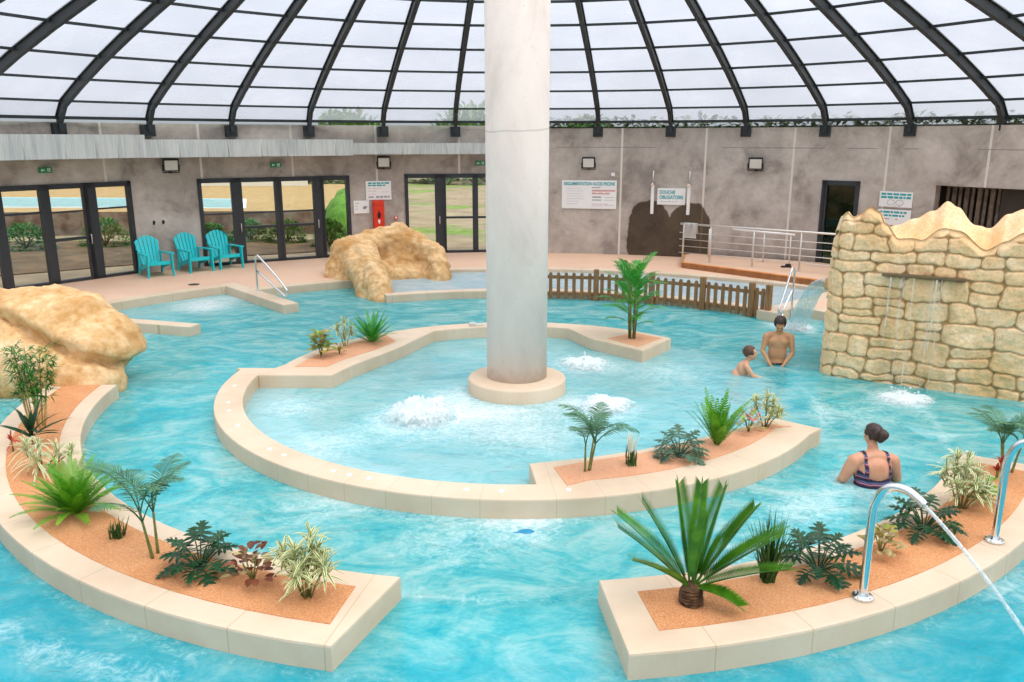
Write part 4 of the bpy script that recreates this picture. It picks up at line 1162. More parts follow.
# ---- the two curved spout pipes on the right planter
def spout_pipe(base, ang, label):
    t = thing('spout_pipe', label, 'pipe', (0, 0, 0), 0, 'steel spout pipes')
    b = V(base); a = R(ang); d = V((sin(a), cos(a), 0))
    pr = [(0, 0), (0, .35), (.0, .66), (.015, .78), (.06, .88), (.13, .93), (.22, .935), (.30, .90), (.345, .87)]
    bm = bmesh.new(); tube(bm, smooth_path([b+d*s+V((0, 0, z)) for s, z in pr], 5), .030, 14); obj('pipe', bm, M['chrome'], t)
    bm = bmesh.new(); lathe(bm, [(.075, TOP+.003), (.075, TOP+.018), (.045, TOP+.026), (.034, TOP+.05)], 20, tuple(b[:2]))
    fl_ = obj('flange', bm, M['chrome'], t)
    for k in range(4):
        bm = bmesh.new(); lathe(bm, [(.009, TOP+.018), (.009, TOP+.028)], 8, (b.x+.06*cos(k*pi/2+.6), b.y+.06*sin(k*pi/2+.6))); obj('bolt', bm, M['steel'], fl_)
    return t, b, d
t1, b1, d1 = spout_pipe((2.60, 5.37, TOP), 140, 'curved polished steel spout pipe squirting a water jet, nearest the cycad')
t2, b2, d2 = spout_pipe((4.08, 6.24, TOP), 132, 'curved polished steel spout pipe cut by the right edge of the photo')
Mx = Matrix.Translation((-7.48, 18.88, DECK))
bm = bmesh.new(); lathe(bm, [(.13, DECK+.001), (.13, DECK+.008), (.10, DECK+.01)], 20, (-7.48, 18.8)); tag(obj('floor_drain', bm, M['steel_dark']), 'dark round floor drain on the deck in front of the chairs', 'drain')
bm = bmesh.new(); bbox(bm, (-.72, 14.36, TOP-.02), (-.50, 14.46, TOP+.035), .02); bbox(bm, (-.78, 14.34, TOP+.0), (-.66, 14.40, TOP+.07), .02); tag(obj('overflow_nozzle', bm, M['steel']), 'small grey fitting on the ring wall just left of the column', 'fitting')
bm = bmesh.new(); p = A+d*2.7+V((.25, .35, 0)); bbox(bm, (p.x-.13, p.y-.05, .315), (p.x+.13, p.y+.05, .36), .02); bbox(bm, (p.x-.02, p.y-.045, .34), (p.x+.12, p.y+.045, .41), .025); tag(obj('dark_shoe', bm, M['black']), 'dark shoe left on the platform at the foot of the wall', 'shoe')
# ================================================================== PLANTS
UP = V((0, 0, 1))
def new_leafy():
    bm = bmesh.new(); return bm, bm.loops.layers.uv.new('UVMap')
def strip(bm, uvl, cl, ws, sides, ups, fold=.25):
    """leaf blade along the centre line cl, folded at the midrib"""
    rows = []
    for p, w, s, u in zip(cl, ws, sides, ups):
        if w < 1e-5: rows.append([bm.verts.new(p)]*3)
        else: rows.append([bm.verts.new(p-s*w+u*w*fold), bm.verts.new(p), bm.verts.new(p+s*w+u*w*fold)])
    n = len(rows)-1
    for i, (a, b) in enumerate(zip(rows, rows[1:])):
        for k in (0, 1):
            vs = []; uv = []
            for v, q in ((a[k], (k*.5, i/n)), (a[k+1], (k*.5+.5, i/n)), (b[k+1], (k*.5+.5, (i+1)/n)), (b[k], (k*.5, (i+1)/n))):
                if v not in vs: vs.append(v); uv.append(q)
            if len(vs) > 2:
                f = bm.faces.new(vs); f.smooth = True
                for l, q in zip(f.loops, uv): l[uvl].uv = q
def blade(bm, uvl, base, d, L, W, droop=.3, n=5, fold=.3, shape='lance', up=UP):
    d = d.normalized(); s = d.cross(up)
    s = s.normalized() if s.length > 1e-3 else V((1, 0, 0))
    cl, ws, ss, us = [], [], [], []
    for i in range(n+1):
        t = i/n; p = base+d*(L*t)-UP*(droop*L*t*t)
        tan = (d-UP*(2*droop*t)).normalized(); u = s.cross(tan).normalized()
        if shape == 'lance': w = W*(math.sin(pi*min(1, t*.85+.15))**.8) if t < 1 else 0
        elif shape == 'oval': w = W*math.sin(pi*t)**.7 if 0 < t < 1 else 0
        else: w = W*(1-t**3)
        cl.append(p); ws.append(w if i < n else 0); ss.append(s); us.append(u)
    strip(bm, uvl, cl, ws, ss, us, fold)
def arch(base, az, el, L, droop, n=10):
    """a frond's rib: leaves base at elevation el (deg) towards az and bends down"""
    h = V((sin(az), cos(az), 0)); pts = [V(base)]; e = R(el)
    for i in range(n):
        t = (i+.5)/n; a = e-R(droop)*t**1.4; pts.append(pts[-1]+(h*cos(a)+UP*sin(a))*(L/n))
    return pts
def frond(bm, uvl, pts, nl, ll, lw, ang=55, start=.12, vee=.25, droop=.2, rib=.006, taper=(.55, 1, .25), fold=.2, rnd=None, seg=3):
    tube(bm, pts, [rib*(1-.75*i/(len(pts)-1)) for i in range(len(pts))], 5)
    N = len(pts)-1
    for i in range(nl):
        t = start+(1-start)*(i+.5)/nl; x = t*N; k = min(N-1, int(x)); p = pts[k].lerp(pts[k+1], x-k)
        tan = (pts[k+1]-pts[k]).normalized(); s = tan.cross(UP)
        s = s.normalized() if s.length > .05 else V((1, 0, 0)); u = s.cross(tan).normalized()
        q = (t-start)/(1-start)
        sc = taper[0]+(taper[1]-taper[0])*min(1, q/.35) if q < .35 else taper[1]+(taper[2]-taper[1])*((q-.35)/.65)**1.5
        a = R(ang*(1-.35*q))
        for sg in (-1, 1):
            d = s*(sg*sin(a))+tan*cos(a)+u*vee
            if rnd: d = d+V((rnd.uniform(-.08, .08), rnd.uniform(-.08, .08), rnd.uniform(-.08, .08)))
            blade(bm, uvl, p, d, ll*sc, lw, droop, seg, fold, 'lance', u)
    # closing leaflet at the tip
    blade(bm, uvl, pts[-1], (pts[-1]-pts[-2]), ll*taper[2]*.8, lw, droop, 2, fold)
def plant(name, label, cat, x, y, group=None):
    return thing(name, label, cat, (x, y, TOP+.004), 0, group)

def areca(x, y, h, label, seed, nst=3, nf=7, mat='l_areca', spread=1.0):
    r = random.Random(seed); t = plant('areca_palm', label, 'palm', x, y)
    tops = []
    for k in range(nst):
        a = r.uniform(0, 6.28); b = V((.05*cos(a), .05*sin(a), 0)); tp = V((.10*cos(a), .10*sin(a), h*r.uniform(.34, .46)))
        bm = bmesh.new(); tube(bm, smooth_path([b, b.lerp(tp, .5)+V((0, 0, .01)), tp], 3), [.014, .013, .012, .011, .010, .010, .009], 7); obj('stem', bm, M['stem'], t); tops.append(tp)
    for k in range(nf):
        tp = tops[k % nst]; az = 2*pi*(k+.4*r.random())/nf; bm, uvl = new_leafy()
        L = h*r.uniform(.55, .72)
        frond(bm, uvl, arch(tp, az, r.uniform(54, 80), L*spread, r.uniform(50, 90), 10), 24, L*.32, .0060, 55, .22, .12, .35, .007, rnd=r)
        obj('frond', bm, M[mat], t, fixn=False)
    return t
def cycad(x, y, h, label, seed):
    r = random.Random(seed); t = plant('cycad', label, 'cycad', x, y)
    bm = bmesh.new(); pr = []
    for i in range(13):
        z = .13*i/12; pr.append((.085-.02*(z/.13)+(.012 if i % 2 else -.004), z))
    lathe(bm, pr+[(.03, .16)], 18)
    for v in bm.verts: v.co += V((r.uniform(-.006, .006), r.uniform(-.006, .006), r.uniform(-.004, .004)))
    obj('trunk', bm, M['bark'], t)
    fr = [(262, 47, .86, 10), (238, 40, .78, 14), (277, 64, .86, 8), (300, 42, .82, 14), (332, 78, .86, 6), (150, 84, .74, 8), (58, 74, .86, 8), (85, 60, .82, 10), (66, 50, .84, 12), (95, 44, .88, 12), (80, 32, .86, 12), (102, 24, .78, 14), (122, 4, .38, 30), (18, 62, .85, 12)]
    for az, el, L, dr in fr:
        bm, uvl = new_leafy()
        frond(bm, uvl, arch((.02*sin(R(az)), .02*cos(R(az)), .13), R(az), el, L*h, dr, 12), 50, .120, .0062, 60, .12, .50, .04, .009, (.6, 1, .8), .15, rnd=None, seg=2)
        obj('frond', bm, M['l_cycas'], t, fixn=False)
    return t
def fern(x, y, L, label, seed, nf=26, el=(15, 80), droop=(25, 75), name='fern', mat='l_fern', lw=.0062, ll=.065, nl=26):
    r = random.Random(seed); t = plant(name, label, 'fern', x, y)
    for k in range(nf):
        az = 2.39996*k+r.uniform(-.2, .2); e = el[0]+(el[1]-el[0])*((k+.5)/nf)**.8; bm, uvl = new_leafy()
        frond(bm, uvl, arch((.02*sin(az), .02*cos(az), 0), az, e, L*r.uniform(.8, 1.05), r.uniform(*droop), 9), nl, ll, lw, 72, .12, .12, .15, .004, (.6, 1, .25), .15, rnd=r, seg=2)
        obj('frond', bm, M[mat], t, fixn=False)
    return t
def split_leaf(bm, uvl, base, d, L, r):
    """deeply cut philodendron leaf hanging from its stalk"""
    d = d.normalized(); s = d.cross(UP); s = s.normalized() if s.length > .05 else V((1, 0, 0)); u = s.cross(d).normalized()
    blade(bm, uvl, base, d, L, L*.15, .25, 4, .2, 'oval', u)
    for i in range(5):
        t = .04+.80*i/5; p = base+d*(L*t)-UP*(.25*L*t*t); ll = L*(.52, .56, .50, .40, .28)[i]
        for sg in (-1, 1):
            dd = s*(sg*(.95-.12*i))+d*(-.25+.28*i)+u*.12
            blade(bm, uvl, p, dd, ll*r.uniform(.9, 1.1), ll*.15, .28, 4, .2, 'oval', u)
def philodendron(x, y, h, label, seed, nl=13,  mat='l_phil', wide=1.0):
    r = random.Random(seed); t = plant('philodendron', label, 'plant', x, y)
    nl = nl+9
    for k in range(nl):
        az = 2.39996*k+r.uniform(-.3, .3); f = (k+.5)/nl; el = 84-56*f; L = h*(.78-.30*f)*wide
        bm, uvl = new_leafy(); pts = arch((.02*sin(az), .02*cos(az), 0), az, el, L*.85, 28, 6)
        tube(bm, pts, [.007, .0065, .006, .006, .0055, .005, .005], 6)
        d = (pts[-1]-pts[-2]); d = V((d.x, d.y, d.z-.35*d.length))
        split_leaf(bm, uvl, pts[-1], d, h*r.uniform(.42, .54), r); obj('leaf', bm, M[mat], t, fixn=False)
    return t
def tufts(x, y, label, seed, heads, L, W, mat, name='dracaena', cat='plant', per=26, stem=True, droop=.3, el=(-10, 85), stemr=.007):
    """stems carrying rosettes of strap leaves; heads = (dx, dy, z)"""
    r = random.Random(seed); t = plant(name, label, cat, x, y)
    if stem:
        bm = bmesh.new()
        for hx, hy, hz in heads: tube(bm, [V((hx*.2, hy*.2, 0)), V((hx*.55, hy*.55, hz*.5)), V((hx, hy, hz))], [stemr*1.2, stemr, stemr*.8], 6)
        obj('stems', bm, M['stem'], t)
    for hx, hy, hz in heads:
        bm, uvl = new_leafy()
        for k in range(per):
            az = 2.39996*k+r.uniform(-.2, .2); e = R(el[0]+(el[1]-el[0])*r.random()); z = hz*(1-.55*r.random()**1.5)+.02
            d = V((sin(az)*cos(e), cos(az)*cos(e), sin(e)))
            blade(bm, uvl, V((hx, hy, max(.01, z))), d, L*r.uniform(.7, 1.1), W, droop, 4, .25, 'lance')
        obj('leaf_rosette', bm, M[mat], t, fixn=False)
    return t
def grass(x, y, h, label, seed, n=90, spread=.35, mat='l_grass', W=.005, name='grass_tuft', cat='plant'):
    r = random.Random(seed); t = plant(name, label, cat, x, y); bm, uvl = new_leafy()
    for k in range(n):
        az = r.uniform(0, 6.28); q = r.random(); d = V((sin(az)*spread*q, cos(az)*spread*q, 1))
        b = V((.05*r.uniform(-1, 1), .05*r.uniform(-1, 1), 0)); blade(bm, uvl, b, d, h*r.uniform(.45, 1.05), W, .05+.18*q, 5, .3, 'strap')
    obj('blades', bm, M[mat], t, fixn=False); return t
def broadleaf(x, y, h, label, seed, n, L, W, mat, mats=None, name='croton', cat='plant', rad=.12):
    r = random.Random(seed); t = plant(name, label, cat, x, y)
    bm = bmesh.new()
    for k in range(5):
        a = 2*pi*k/5; tube(bm, [V((0, 0, 0)), V((rad*.4*cos(a), rad*.4*sin(a), h*.6))], .006, 5)
    obj('stems', bm, M['stem'], t)
    bms = {}
    for k in range(n):
        a = 2.39996*k; f = (k+.5)/n; z = h*(.18+.75*f*r.uniform(.8, 1.1)); q = rad*(1-.5*f)*r.uniform(.3, 1); mm = r.choice(mats) if mats else mat
        if mm not in bms: bms[mm] = new_leafy()
        bm, uvl = bms[mm]; e = R(r.uniform(0, 60))
        blade(bm, uvl, V((q*cos(a), q*sin(a), z)), V((cos(a)*cos(e), sin(a)*cos(e), sin(e))), L*r.uniform(.8, 1.15), W, .25, 5, .25, 'oval')
    for mm, (bm, uvl) in bms.items(): obj('foliage', bm, M[mm], t, fixn=False)
    return t
def bamboo(x, y, h, label, seed):
    r = random.Random(seed); t = plant('bamboo', label, 'bamboo', x, y)
    for k in range(9):
        a = 2*pi*k/9; b = V((.08*cos(a), .08*sin(a), 0)); hh = h*r.uniform(.72, 1.0); tp = V((.21*cos(a)*r.uniform(.4, 1.2), .20*sin(a), hh))
        bm = bmesh.new(); tube(bm, [b.lerp(tp, i/8) for i in range(9)], [.010-.0006*i+(.0015 if i % 2 else 0) for i in range(9)], 6); obj('cane', bm, M['cane'], t)
        bm, uvl = new_leafy()
        for j in range(16):
            z = .42+.58*(j+r.random())/16; p = b.lerp(tp, z); az = r.uniform(0, 6.28); tw = p+V((.09*sin(az), .09*cos(az), .03)); tube(bm, [p, tw], .002, 4)
            for q in range(7):
                aa = az+r.uniform(-1.2, 1.2); e = R(r.uniform(-25, 50)); blade(bm, uvl, p.lerp(tw, r.uniform(.4, 1)), V((sin(aa)*cos(e), cos(aa)*cos(e), sin(e))), r.uniform(.07, .13), .008, .3, 3, .25)
        obj('leaf_spray', bm, M['l_bamboo'], t, fixn=False)
    return t
def parlour(x, y, h, label, seed):
    r = random.Random(seed); t = plant('parlour_palm', label, 'palm', x, y)
    for k in range(6):
        a = 2*pi*k/6; b = V((.05*cos(a), .05*sin(a), 0)); tp = V((.09*cos(a), .09*sin(a), h*r.uniform(.55, .75)))
        bm = bmesh.new(); tube(bm, [b, b.lerp(tp, .5), tp], [.013, .011, .009], 7); obj('cane', bm, M['stem'], t)
    for k in range(34):
        az = 2.39996*k+r.uniform(-.3, .3); z = h*(.12+.60*((k+.5)/34)**.8); el = 34+42*(k/34); L = h*(.40 if k > 4 else .30)*r.uniform(.85, 1.1)
        bm, uvl = new_leafy()
        frond(bm, uvl, arch((.05*sin(az), .05*cos(az), z), az, el, L, r.uniform(35, 65), 8), 14, L*.36, .0105, 48, .2, .15, .2, .006, (.8, 1, .5), .2, rnd=r)
        obj('frond', bm, M['l_parlor'], t, fixn=False)
    return t

# --- left planter, from the boulder to its square end
bamboo(-5.58, 9.0, 1.12, 'tall bushy bamboo with pale canes in front of the big boulder', 1)
tufts(-5.80, 9.35, 'small pale variegated plant behind the foot of the bamboo', 2, [(0, 0, .20), (.08, .03, .14)], .12, .012, 'l_varpale', per=22)
tufts(-5.30, 8.42, 'dark strap leaved plant between the bamboo and the variegated bush', 3, [(0, 0, .16)], .46, .026, 'l_dark', 'cordyline', per=20, droop=.22, el=(20, 80))
tufts(-5.42, 8.25, 'small red leaved plant beside the dark strap leaved plant', 31, [(0, 0, .14)], .13, .016, 'l_red', 'red_shrub', per=10)
tufts(-4.80, 7.72, 'loose variegated grassy plant just behind the big bright fern', 4, [(0, 0, .28), (.14, .06, .18), (-.16, .05, .22), (.05, -.15, .16), (.22, .16, .14)], .26, .010, 'l_varpale', 'spider_plant', per=34, droop=.45)
fern(-3.96, 6.76, .54, 'big bright green fern spilling over the left planter', 5, nf=60, el=(20, 82), droop=(12, 52), ll=.070, lw=.0062, nl=26)
grass(-3.36, 6.30, .22, 'small dark green tuft left of the areca palm stems', 6, 60, .5, 'l_grass', .006)
areca(-2.88, 5.98, .98, 'feathery areca palm between the big fern and the split leaved plant', 7, 3, 8, spread=1.05)
philodendron(-2.46, 5.78, .36, 'dark split leaved philodendron right of the left areca palm', 8, 15)
broadleaf(-1.98, 5.56, .32, 'small brown and red leaved croton on the left planter', 9, 46, .10, .030, None, ['l_crotonred', 'l_crotonred', 'l_coleus'], rad=.16)
tufts(-1.52, 5.36, 'cream striped dracaena at the square end of the left planter', 10, [(0, 0, .30), (.04, .06, .46), (-.18, .10, .31), (.15, -.02, .26), (-.03, -.08, .22), (.08, .10, .34), (-.08, .02, .36)], .19, .012, 'l_var', per=34)
# --- bed at the back of the ring
broadleaf(-2.98, 12.22, .42, 'yellow green croton at the front of the rear ring bed', 11, 60, .15, .045, None, ['l_croton', 'l_croton', 'l_coleus', 'l_light'], rad=.16)
broadleaf(-2.72, 12.35, .20, 'tiny green seedling beside the yellow green croton', 32, 14, .09, .025, 'l_croton', name='seedling', rad=.06)
tufts(-2.73, 12.86, 'slim variegated plant in the middle of the rear ring bed', 12, [(0, 0, .40), (.10, .04, .28), (-.12, .02, .32), (0, -.06, .2)], .17, .012, 'l_var', per=32)
fern(-2.34, 13.16, .56, 'stiff bright green cycad like fern at the far end of the rear ring bed', 13, nf=30, el=(18, 80), droop=(10, 35), mat='l_parlor', lw=.008, ll=.06, nl=26)
# --- square bed
parlour(2.04, 13.40, 1.36, 'tall bushy palm alone in the small square bed behind the column', 14)
# --- front bed of the ring
areca(.75, 7.76, .84, 'feathery areca palm on the ring bed just right of the basin corner', 15, 4, 9, mat='l_areca', spread=.95)
grass(1.24, 7.88, .26, 'small tuft with white feathery tips beside the ring areca palm', 16, 40, .35, 'l_grass', .006)
g_ = bpy.data.objects['grass_tuft.001']; r_ = random.Random(5); bm, uvl = new_leafy()
for k in range(26):
    az = r_.uniform(0, 6.28); q = r_.random(); blade(bm, uvl, V((.03*sin(az), .03*cos(az), .16)), V((sin(az)*.35*q, cos(az)*.35*q, 1)), r_.uniform(.12, .24), .008, .1, 3, .2)
obj('white_tips', bm, M['l_white'], g_, fixn=False)
philodendron(1.79, 8.10, .35, 'grey green split leaved plant on the ring bed', 17, 16, 'l_phil_pale')
fern(2.28, 8.46, .60, 'upright yellow green fern in the middle of the ring bed', 18, nf=30, el=(48, 88), droop=(4, 36), lw=.0085, ll=.080, nl=18)
broadleaf(2.74, 8.86, .26, 'small pink flecked plant between the upright fern and striped dracaena', 19, 40, .10, .024, None, ['l_pink', 'l_coleus', 'l_light'], name='pink_shrub', rad=.15)
tufts(2.99, 9.04, 'striped dracaena bush near the far tip of the ring bed', 20, [(0, 0, .36), (.10, .06, .27), (-.12, .05, .28), (.02, -.08, .18), (.14, -.04, .18)], .15, .013, 'l_var', per=38)
# --- right planter
cycad(1.31, 5.30, .87, 'large cycad with stiff dark fronds and short shaggy trunk', 21)
grass(1.97, 5.60, .66, 'tall dark grass clump between the cycad and a split leaved plant', 22, 150, .42, 'l_grass', .006)
philodendron(2.41, 5.74, .37, 'dark split leaved philodendron right of the tall grass clump', 23, 14)
broadleaf(3.02, 6.02, .24, 'small cream and brown leaved plant behind the front spout pipe', 24, 40, .10, .030, None, ['l_coleus', 'l_coleus', 'l_croton'], name='coleus', rad=.13)
philodendron(3.56, 6.40, .37, 'dark split leaved philodendron between the two spout pipes', 25, 15)
tufts(4.13, 6.86, 'full pale striped dracaena left of the right hand pipe', 26, [(0, 0, .40), (.14, .05, .32), (-.15, .06, .36), (.05, -.10, .26), (.16, -.08, .22), (-.04, .10, .46), (-.1, -.08, .24), (.08, .12, .4)], .18, .013, 'l_varpale', per=38)
broadleaf(4.40, 7.00, .22, 'light green leafy plant at the foot of the pale dracaena', 27, 40, .11, .03, 'l_light', name='light_shrub', rad=.12)
tufts(4.82, 7.50, 'little red plant near the end of the right planter', 28, [(0, 0, .10), (.05, .02, .2)], .10, .014, 'l_red', 'red_shrub', per=14)
areca(5.06, 7.72, .82, 'feathery areca palm at the far end of the right planter', 29, 3, 10, spread=.95)
# ================================================================== PEOPLE
def finger_set(bm, wrist, d, palm_n, side, L=.18, curl=.5):
    """palm, four fingers of unequal length and a thumb leaving the side of the palm"""
    d = d.normalized(); n = palm_n.normalized(); s = d.cross(n).normalized()*side
    k = L/.18
    capsule(bm, [wrist, wrist+d*.04*k], [.024*k, .026*k], 10)
    for i in range(4): capsule(bm, [wrist+d*.03*k+s*(i-1.5)*.014*k, wrist+d*.09*k+s*(i-1.5)*.019*k], [.015*k, .013*k], 8)
    for i, fl in enumerate((.066, .076, .072, .056)):
        b = wrist+d*.09*k+s*(i-1.5)*.021*k; e = d+s*(i-1.5)*.07
        p1 = b+e*fl*.45*k-n*curl*.006; p2 = p1+(e-n*curl*.5).normalized()*fl*.30*k; p3 = p2+(e-n*curl*.9).normalized()*fl*.25*k
        capsule(bm, [b, p1, p2, p3], [.0098*k, .009*k, .0085*k, .0075*k], 8)
    t0 = wrist+d*.03*k-s*.026*k; t1 = t0-s*.024*k+d*.028*k-n*.006; t2 = t1+d*.028*k-s*.006*k-n*.008
    capsule(bm, [t0, t1, t2], [.013*k, .011*k, .0088*k], 8)
def head(bm, c, f, up, k=1.0):
    """skull, jaw, nose, brow, lips, ears; f = the way the face looks"""
    f = f.normalized(); up = (up-f*up.dot(f)).normalized(); s = f.cross(up).normalized()
    Rm = Matrix((s, f, up)).transposed()
    def at(x, y, z): return c+(s*x+f*y+up*z)*k
    ellip(bm, at(0, -.012, .025), (.074*k, .094*k, .088*k), Rm)            # skull
    ellip(bm, at(0, .022, -.040), (.056*k, .066*k, .072*k), Rm)            # face and jaw
    ellip(bm, at(0, .058, -.088), (.026*k, .022*k, .020*k), Rm, 2)         # chin
    ellip(bm, at(0, .084, .024), (.050*k, .014*k, .012*k), Rm, 2)          # brow
    tube(bm, [at(0, .082, .012), at(0, .100, -.024)], [.009*k, .013*k], 8); ellip(bm, at(0, .099, -.026), (.017*k, .013*k, .011*k), Rm, 2)
    for sx in (-1, 1):
        ellip(bm, at(sx*.036, .066, -.022), (.022*k, .02*k, .02*k), Rm, 2)  # cheek
        ellip(bm, at(sx*.076, -.008, -.010), (.010*k, .020*k, .032*k), Rm, 2)  # ear
    ellip(bm, at(0, .084, -.056), (.022*k, .012*k, .006*k), Rm, 2); ellip(bm, at(0, .082, -.066), (.019*k, .012*k, .006*k), Rm, 2)
    return at, Rm
def face_parts(at, Rm, t, k=1.0):
    for sx in (-1, 1):
        bm = bmesh.new(); ellip(bm, at(sx*.030, .0815, .004), (.013*k, .008*k, .006*k), Rm, 2); obj('eye', bm, M['eye'], t)
    bm = bmesh.new(); ellip(bm, at(0, .0905, -.060), (.021*k, .007*k, .007*k), Rm, 2); obj('mouth', bm, M['lip'], t)
def shell(me, pred, off):
    """clothing that follows the body: the faces of the skin chosen by pred, lifted a little"""
    b = bmesh.new(); b.from_mesh(me); b.normal_update()
    bmesh.ops.delete(b, geom=[f for f in b.faces if not pred(f.calc_center_median())], context='FACES')
    b.normal_update()
    for v in b.verts: v.co += v.normal*off
    return b
def person(name, label, loc, rz, build, skin, voxel=.009):
    bm = bmesh.new(); at, Rm = build(bm)
    b = remesh(bm, voxel, 3, .5)
    o = obj(name, b, skin, fixn=False); tag(o, label, 'person', kind='thing')
    o.location = loc; o.rotation_euler = (0, 0, R(rz)); return o, at, Rm
def hair_cap(at, Rm, k, mat, o, bun=None, low=-.03, thick=.012, front=.05):
    bm = bmesh.new(); ellip(bm, at(0, -.018, .034), ((.074+thick)*k, (.092+thick)*k, (.086+thick)*k), Rm, 4)
    inv = Rm.inverted(); c = at(0, 0, 0)
    def loc(p): return inv @ (p-c)/k
    dl = []
    for v in bm.verts:
        q = loc(v.co)
        if (q.y > front-.9*max(0, q.z-.06) and q.z < .075) or q.z < low-.05*(q.y < -.05): dl.append(v)
    bmesh.ops.delete(bm, geom=dl, context='VERTS')
    for v in bm.verts:
        v.co += (v.co-c).normalized()*.006*noise.noise(v.co*45)
    bmesh.ops.solidify(bm, geom=bm.faces, thickness=.012)
    for f in bm.faces: f.smooth = True
    h = obj('hair', bm, mat, o)
    if bun:
        bm = bmesh.new()
        for q, r in bun:
            t = bmesh.new(); bmesh.ops.create_icosphere(t, subdivisions=3, radius=r*k)
            for v in t.verts: v.co += v.co.normalized()*.008*noise.noise(v.co*50)
            merge(bm, t, Matrix.Translation(at(*q)))
        obj('hair_bun', bm, mat, h, smooth=True)
    return h

# --- woman walking away through the channel, seen from behind (local +y is the way she faces)
def b_woman(bm):
    ellip(bm, (0, .02, .17), (.195, .135, .20)); ellip(bm, (0, .0, .02), (.19, .14, .20)); ellip(bm, (0, -.06, -.20), (.215, .165, .20)); ellip(bm, (0, -.08, -.34), (.225, .175, .17))
    capsule(bm, [(-.165, .03, .315), (0, .035, .345), (.165, .03, .305)], [.068, .075, .068]); ellip(bm, (0, .13, .14), (.16, .09, .10))
    ellip(bm, (0, -.045, .19), (.16, .08, .15))
    capsule(bm, [(0, .05, .33), (-.003, .075, .45)], [.062, .052])
    for sx, el, wr in ((-1, (-.295, .05, .10), (-.26, .24, -.03)), (1, (.290, .06, .07), (.20, .26, -.06))):
        sh_ = V((sx*.205, .03, .300-.01*(sx > 0))); capsule(bm, [sh_, sh_.lerp(V(el), .5), el], [.072, .066, .052]); capsule(bm, [el, V(el).lerp(V(wr), .4), wr], [.050, .046, .030])
        finger_set(bm, V(wr), V((-.1*sx, .8, -.3)), V((0, .3, 1)), -sx, .17, .4)
    for sx in (-1, 1):
        hp, kn, an = V((sx*.10, -.08, -.42)), V((sx*.11, .05, -.70)), V((sx*.10, -.06, -.90))
        capsule(bm, [hp, hp.lerp(kn, .5), kn], [.115, .10, .068]); capsule(bm, [kn, kn.lerp(an, .35), an], [.066, .060, .038]); capsule(bm, [an+V((0, -.03, -.015)), an+V((0, .10, -.03)), an+V((0, .16, -.035))], [.036, .034, .024])
    return head(bm, V((-.005, .095, .555)), V((-.30, .95, -.10)), UP, .98)
wo, at, Rm = person('person', 'woman with a hair bun in a patterned swimsuit walking away through the water', (3.77, 7.86, -.045), 4, b_woman, M['skin_w'])
face_parts(at, Rm, wo, .98)
hair_cap(at, Rm, .98, M['hair_d'], wo, [((.026, -.112, .020), .060), ((.02, -.09, -.02), .050)], low=-.045)
def suit(p):
    x, y, z = p
    if z > .40 or z < -.46 or abs(x) > .25: return False
    if abs(x) > .205 and z > -.15: return False
    arm = abs(x) > .17 and z > .02 and y > .02
    if y < .055:                                          # back: low scoop with two straps
        scoop = .13+3.2*x*x
        if z < scoop and not (abs(x) > .185 and z > .10): return True
        return .105 < abs(x) < .135 and z > 0
    return (z < .16 and not arm) or (.10 < abs(x) < .135)
obj('swimsuit', shell(wo.data, suit, .007), M['suit'], wo, fixn=False, smooth=True)

# --- young man standing hip deep, looking down (local -y is the way he faces)
def b_man(bm):
    ellip(bm, (0, .01, .36), (.165, .105, .17)); ellip(bm, (0, .0, .20), (.148, .098, .18)); ellip(bm, (0, .0, .03), (.138, .10, .16)); ellip(bm, (0, .01, -.10), (.155, .115, .13))
    capsule(bm, [(-.155, .015, .475), (0, .02, .505), (.155, .015, .475)], [.055, .062, .055]); ellip(bm, (-.075, -.066, .395), (.078, .035, .06)); ellip(bm, (.075, -.066, .395), (.078, .035, .06))
    capsule(bm, [(0, .01, .49), (0, -.03, .60)], [.056, .05])
    for sx, el, wr in ((-1, (-.235, -.03, .225), (-.105, -.20, .03)), (1, (.225, -.04, .215), (.085, -.16, .035))):
        s0 = V((sx*.185, .01, .465)); capsule(bm, [s0, s0.lerp(V(el), .45), el], [.056, .050, .038]); capsule(bm, [el, V(el).lerp(V(wr), .35), wr], [.039, .037, .025])
        finger_set(bm, V(wr), V((-.45*sx, -.45, -.75)), V((0, -.8, .4)), sx, .18, .6)
    for sx in (-1, 1):
        hp, kn, an = V((sx*.085, .01, -.17)), V((sx*.10, -.03, -.52)), V((sx*.10, .03, -.88))
        capsule(bm, [hp, hp.lerp(kn, .5), kn], [.090, .078, .055]); capsule(bm, [kn, kn.lerp(an, .3), an], [.054, .052, .034]); capsule(bm, [an+V((0, .03, -.02)), an+V((0, -.10, -.04)), an+V((0, -.17, -.045))], [.034, .032, .022])
    return head(bm, V((0, -.055, .675)), V((-.06, -.82, -.55)), UP, 1.04)
mo, at, Rm = person('person', 'bare chested dark haired young man standing hip deep looking down', (4.26, 12.57, -.025), -12, b_man, M['skin_m'])
face_parts(at, Rm, mo, 1.04); hair_cap(at, Rm, 1.04, M['hair_d'], mo, None, low=-.02, thick=.018, front=.055)
obj('swim_shorts', shell(mo.data, lambda p: p.z < .045 and p.z > -.42 and abs(p.x) < .2 and p.y > -.135, .008), M['shorts'], mo, fixn=False, smooth=True)

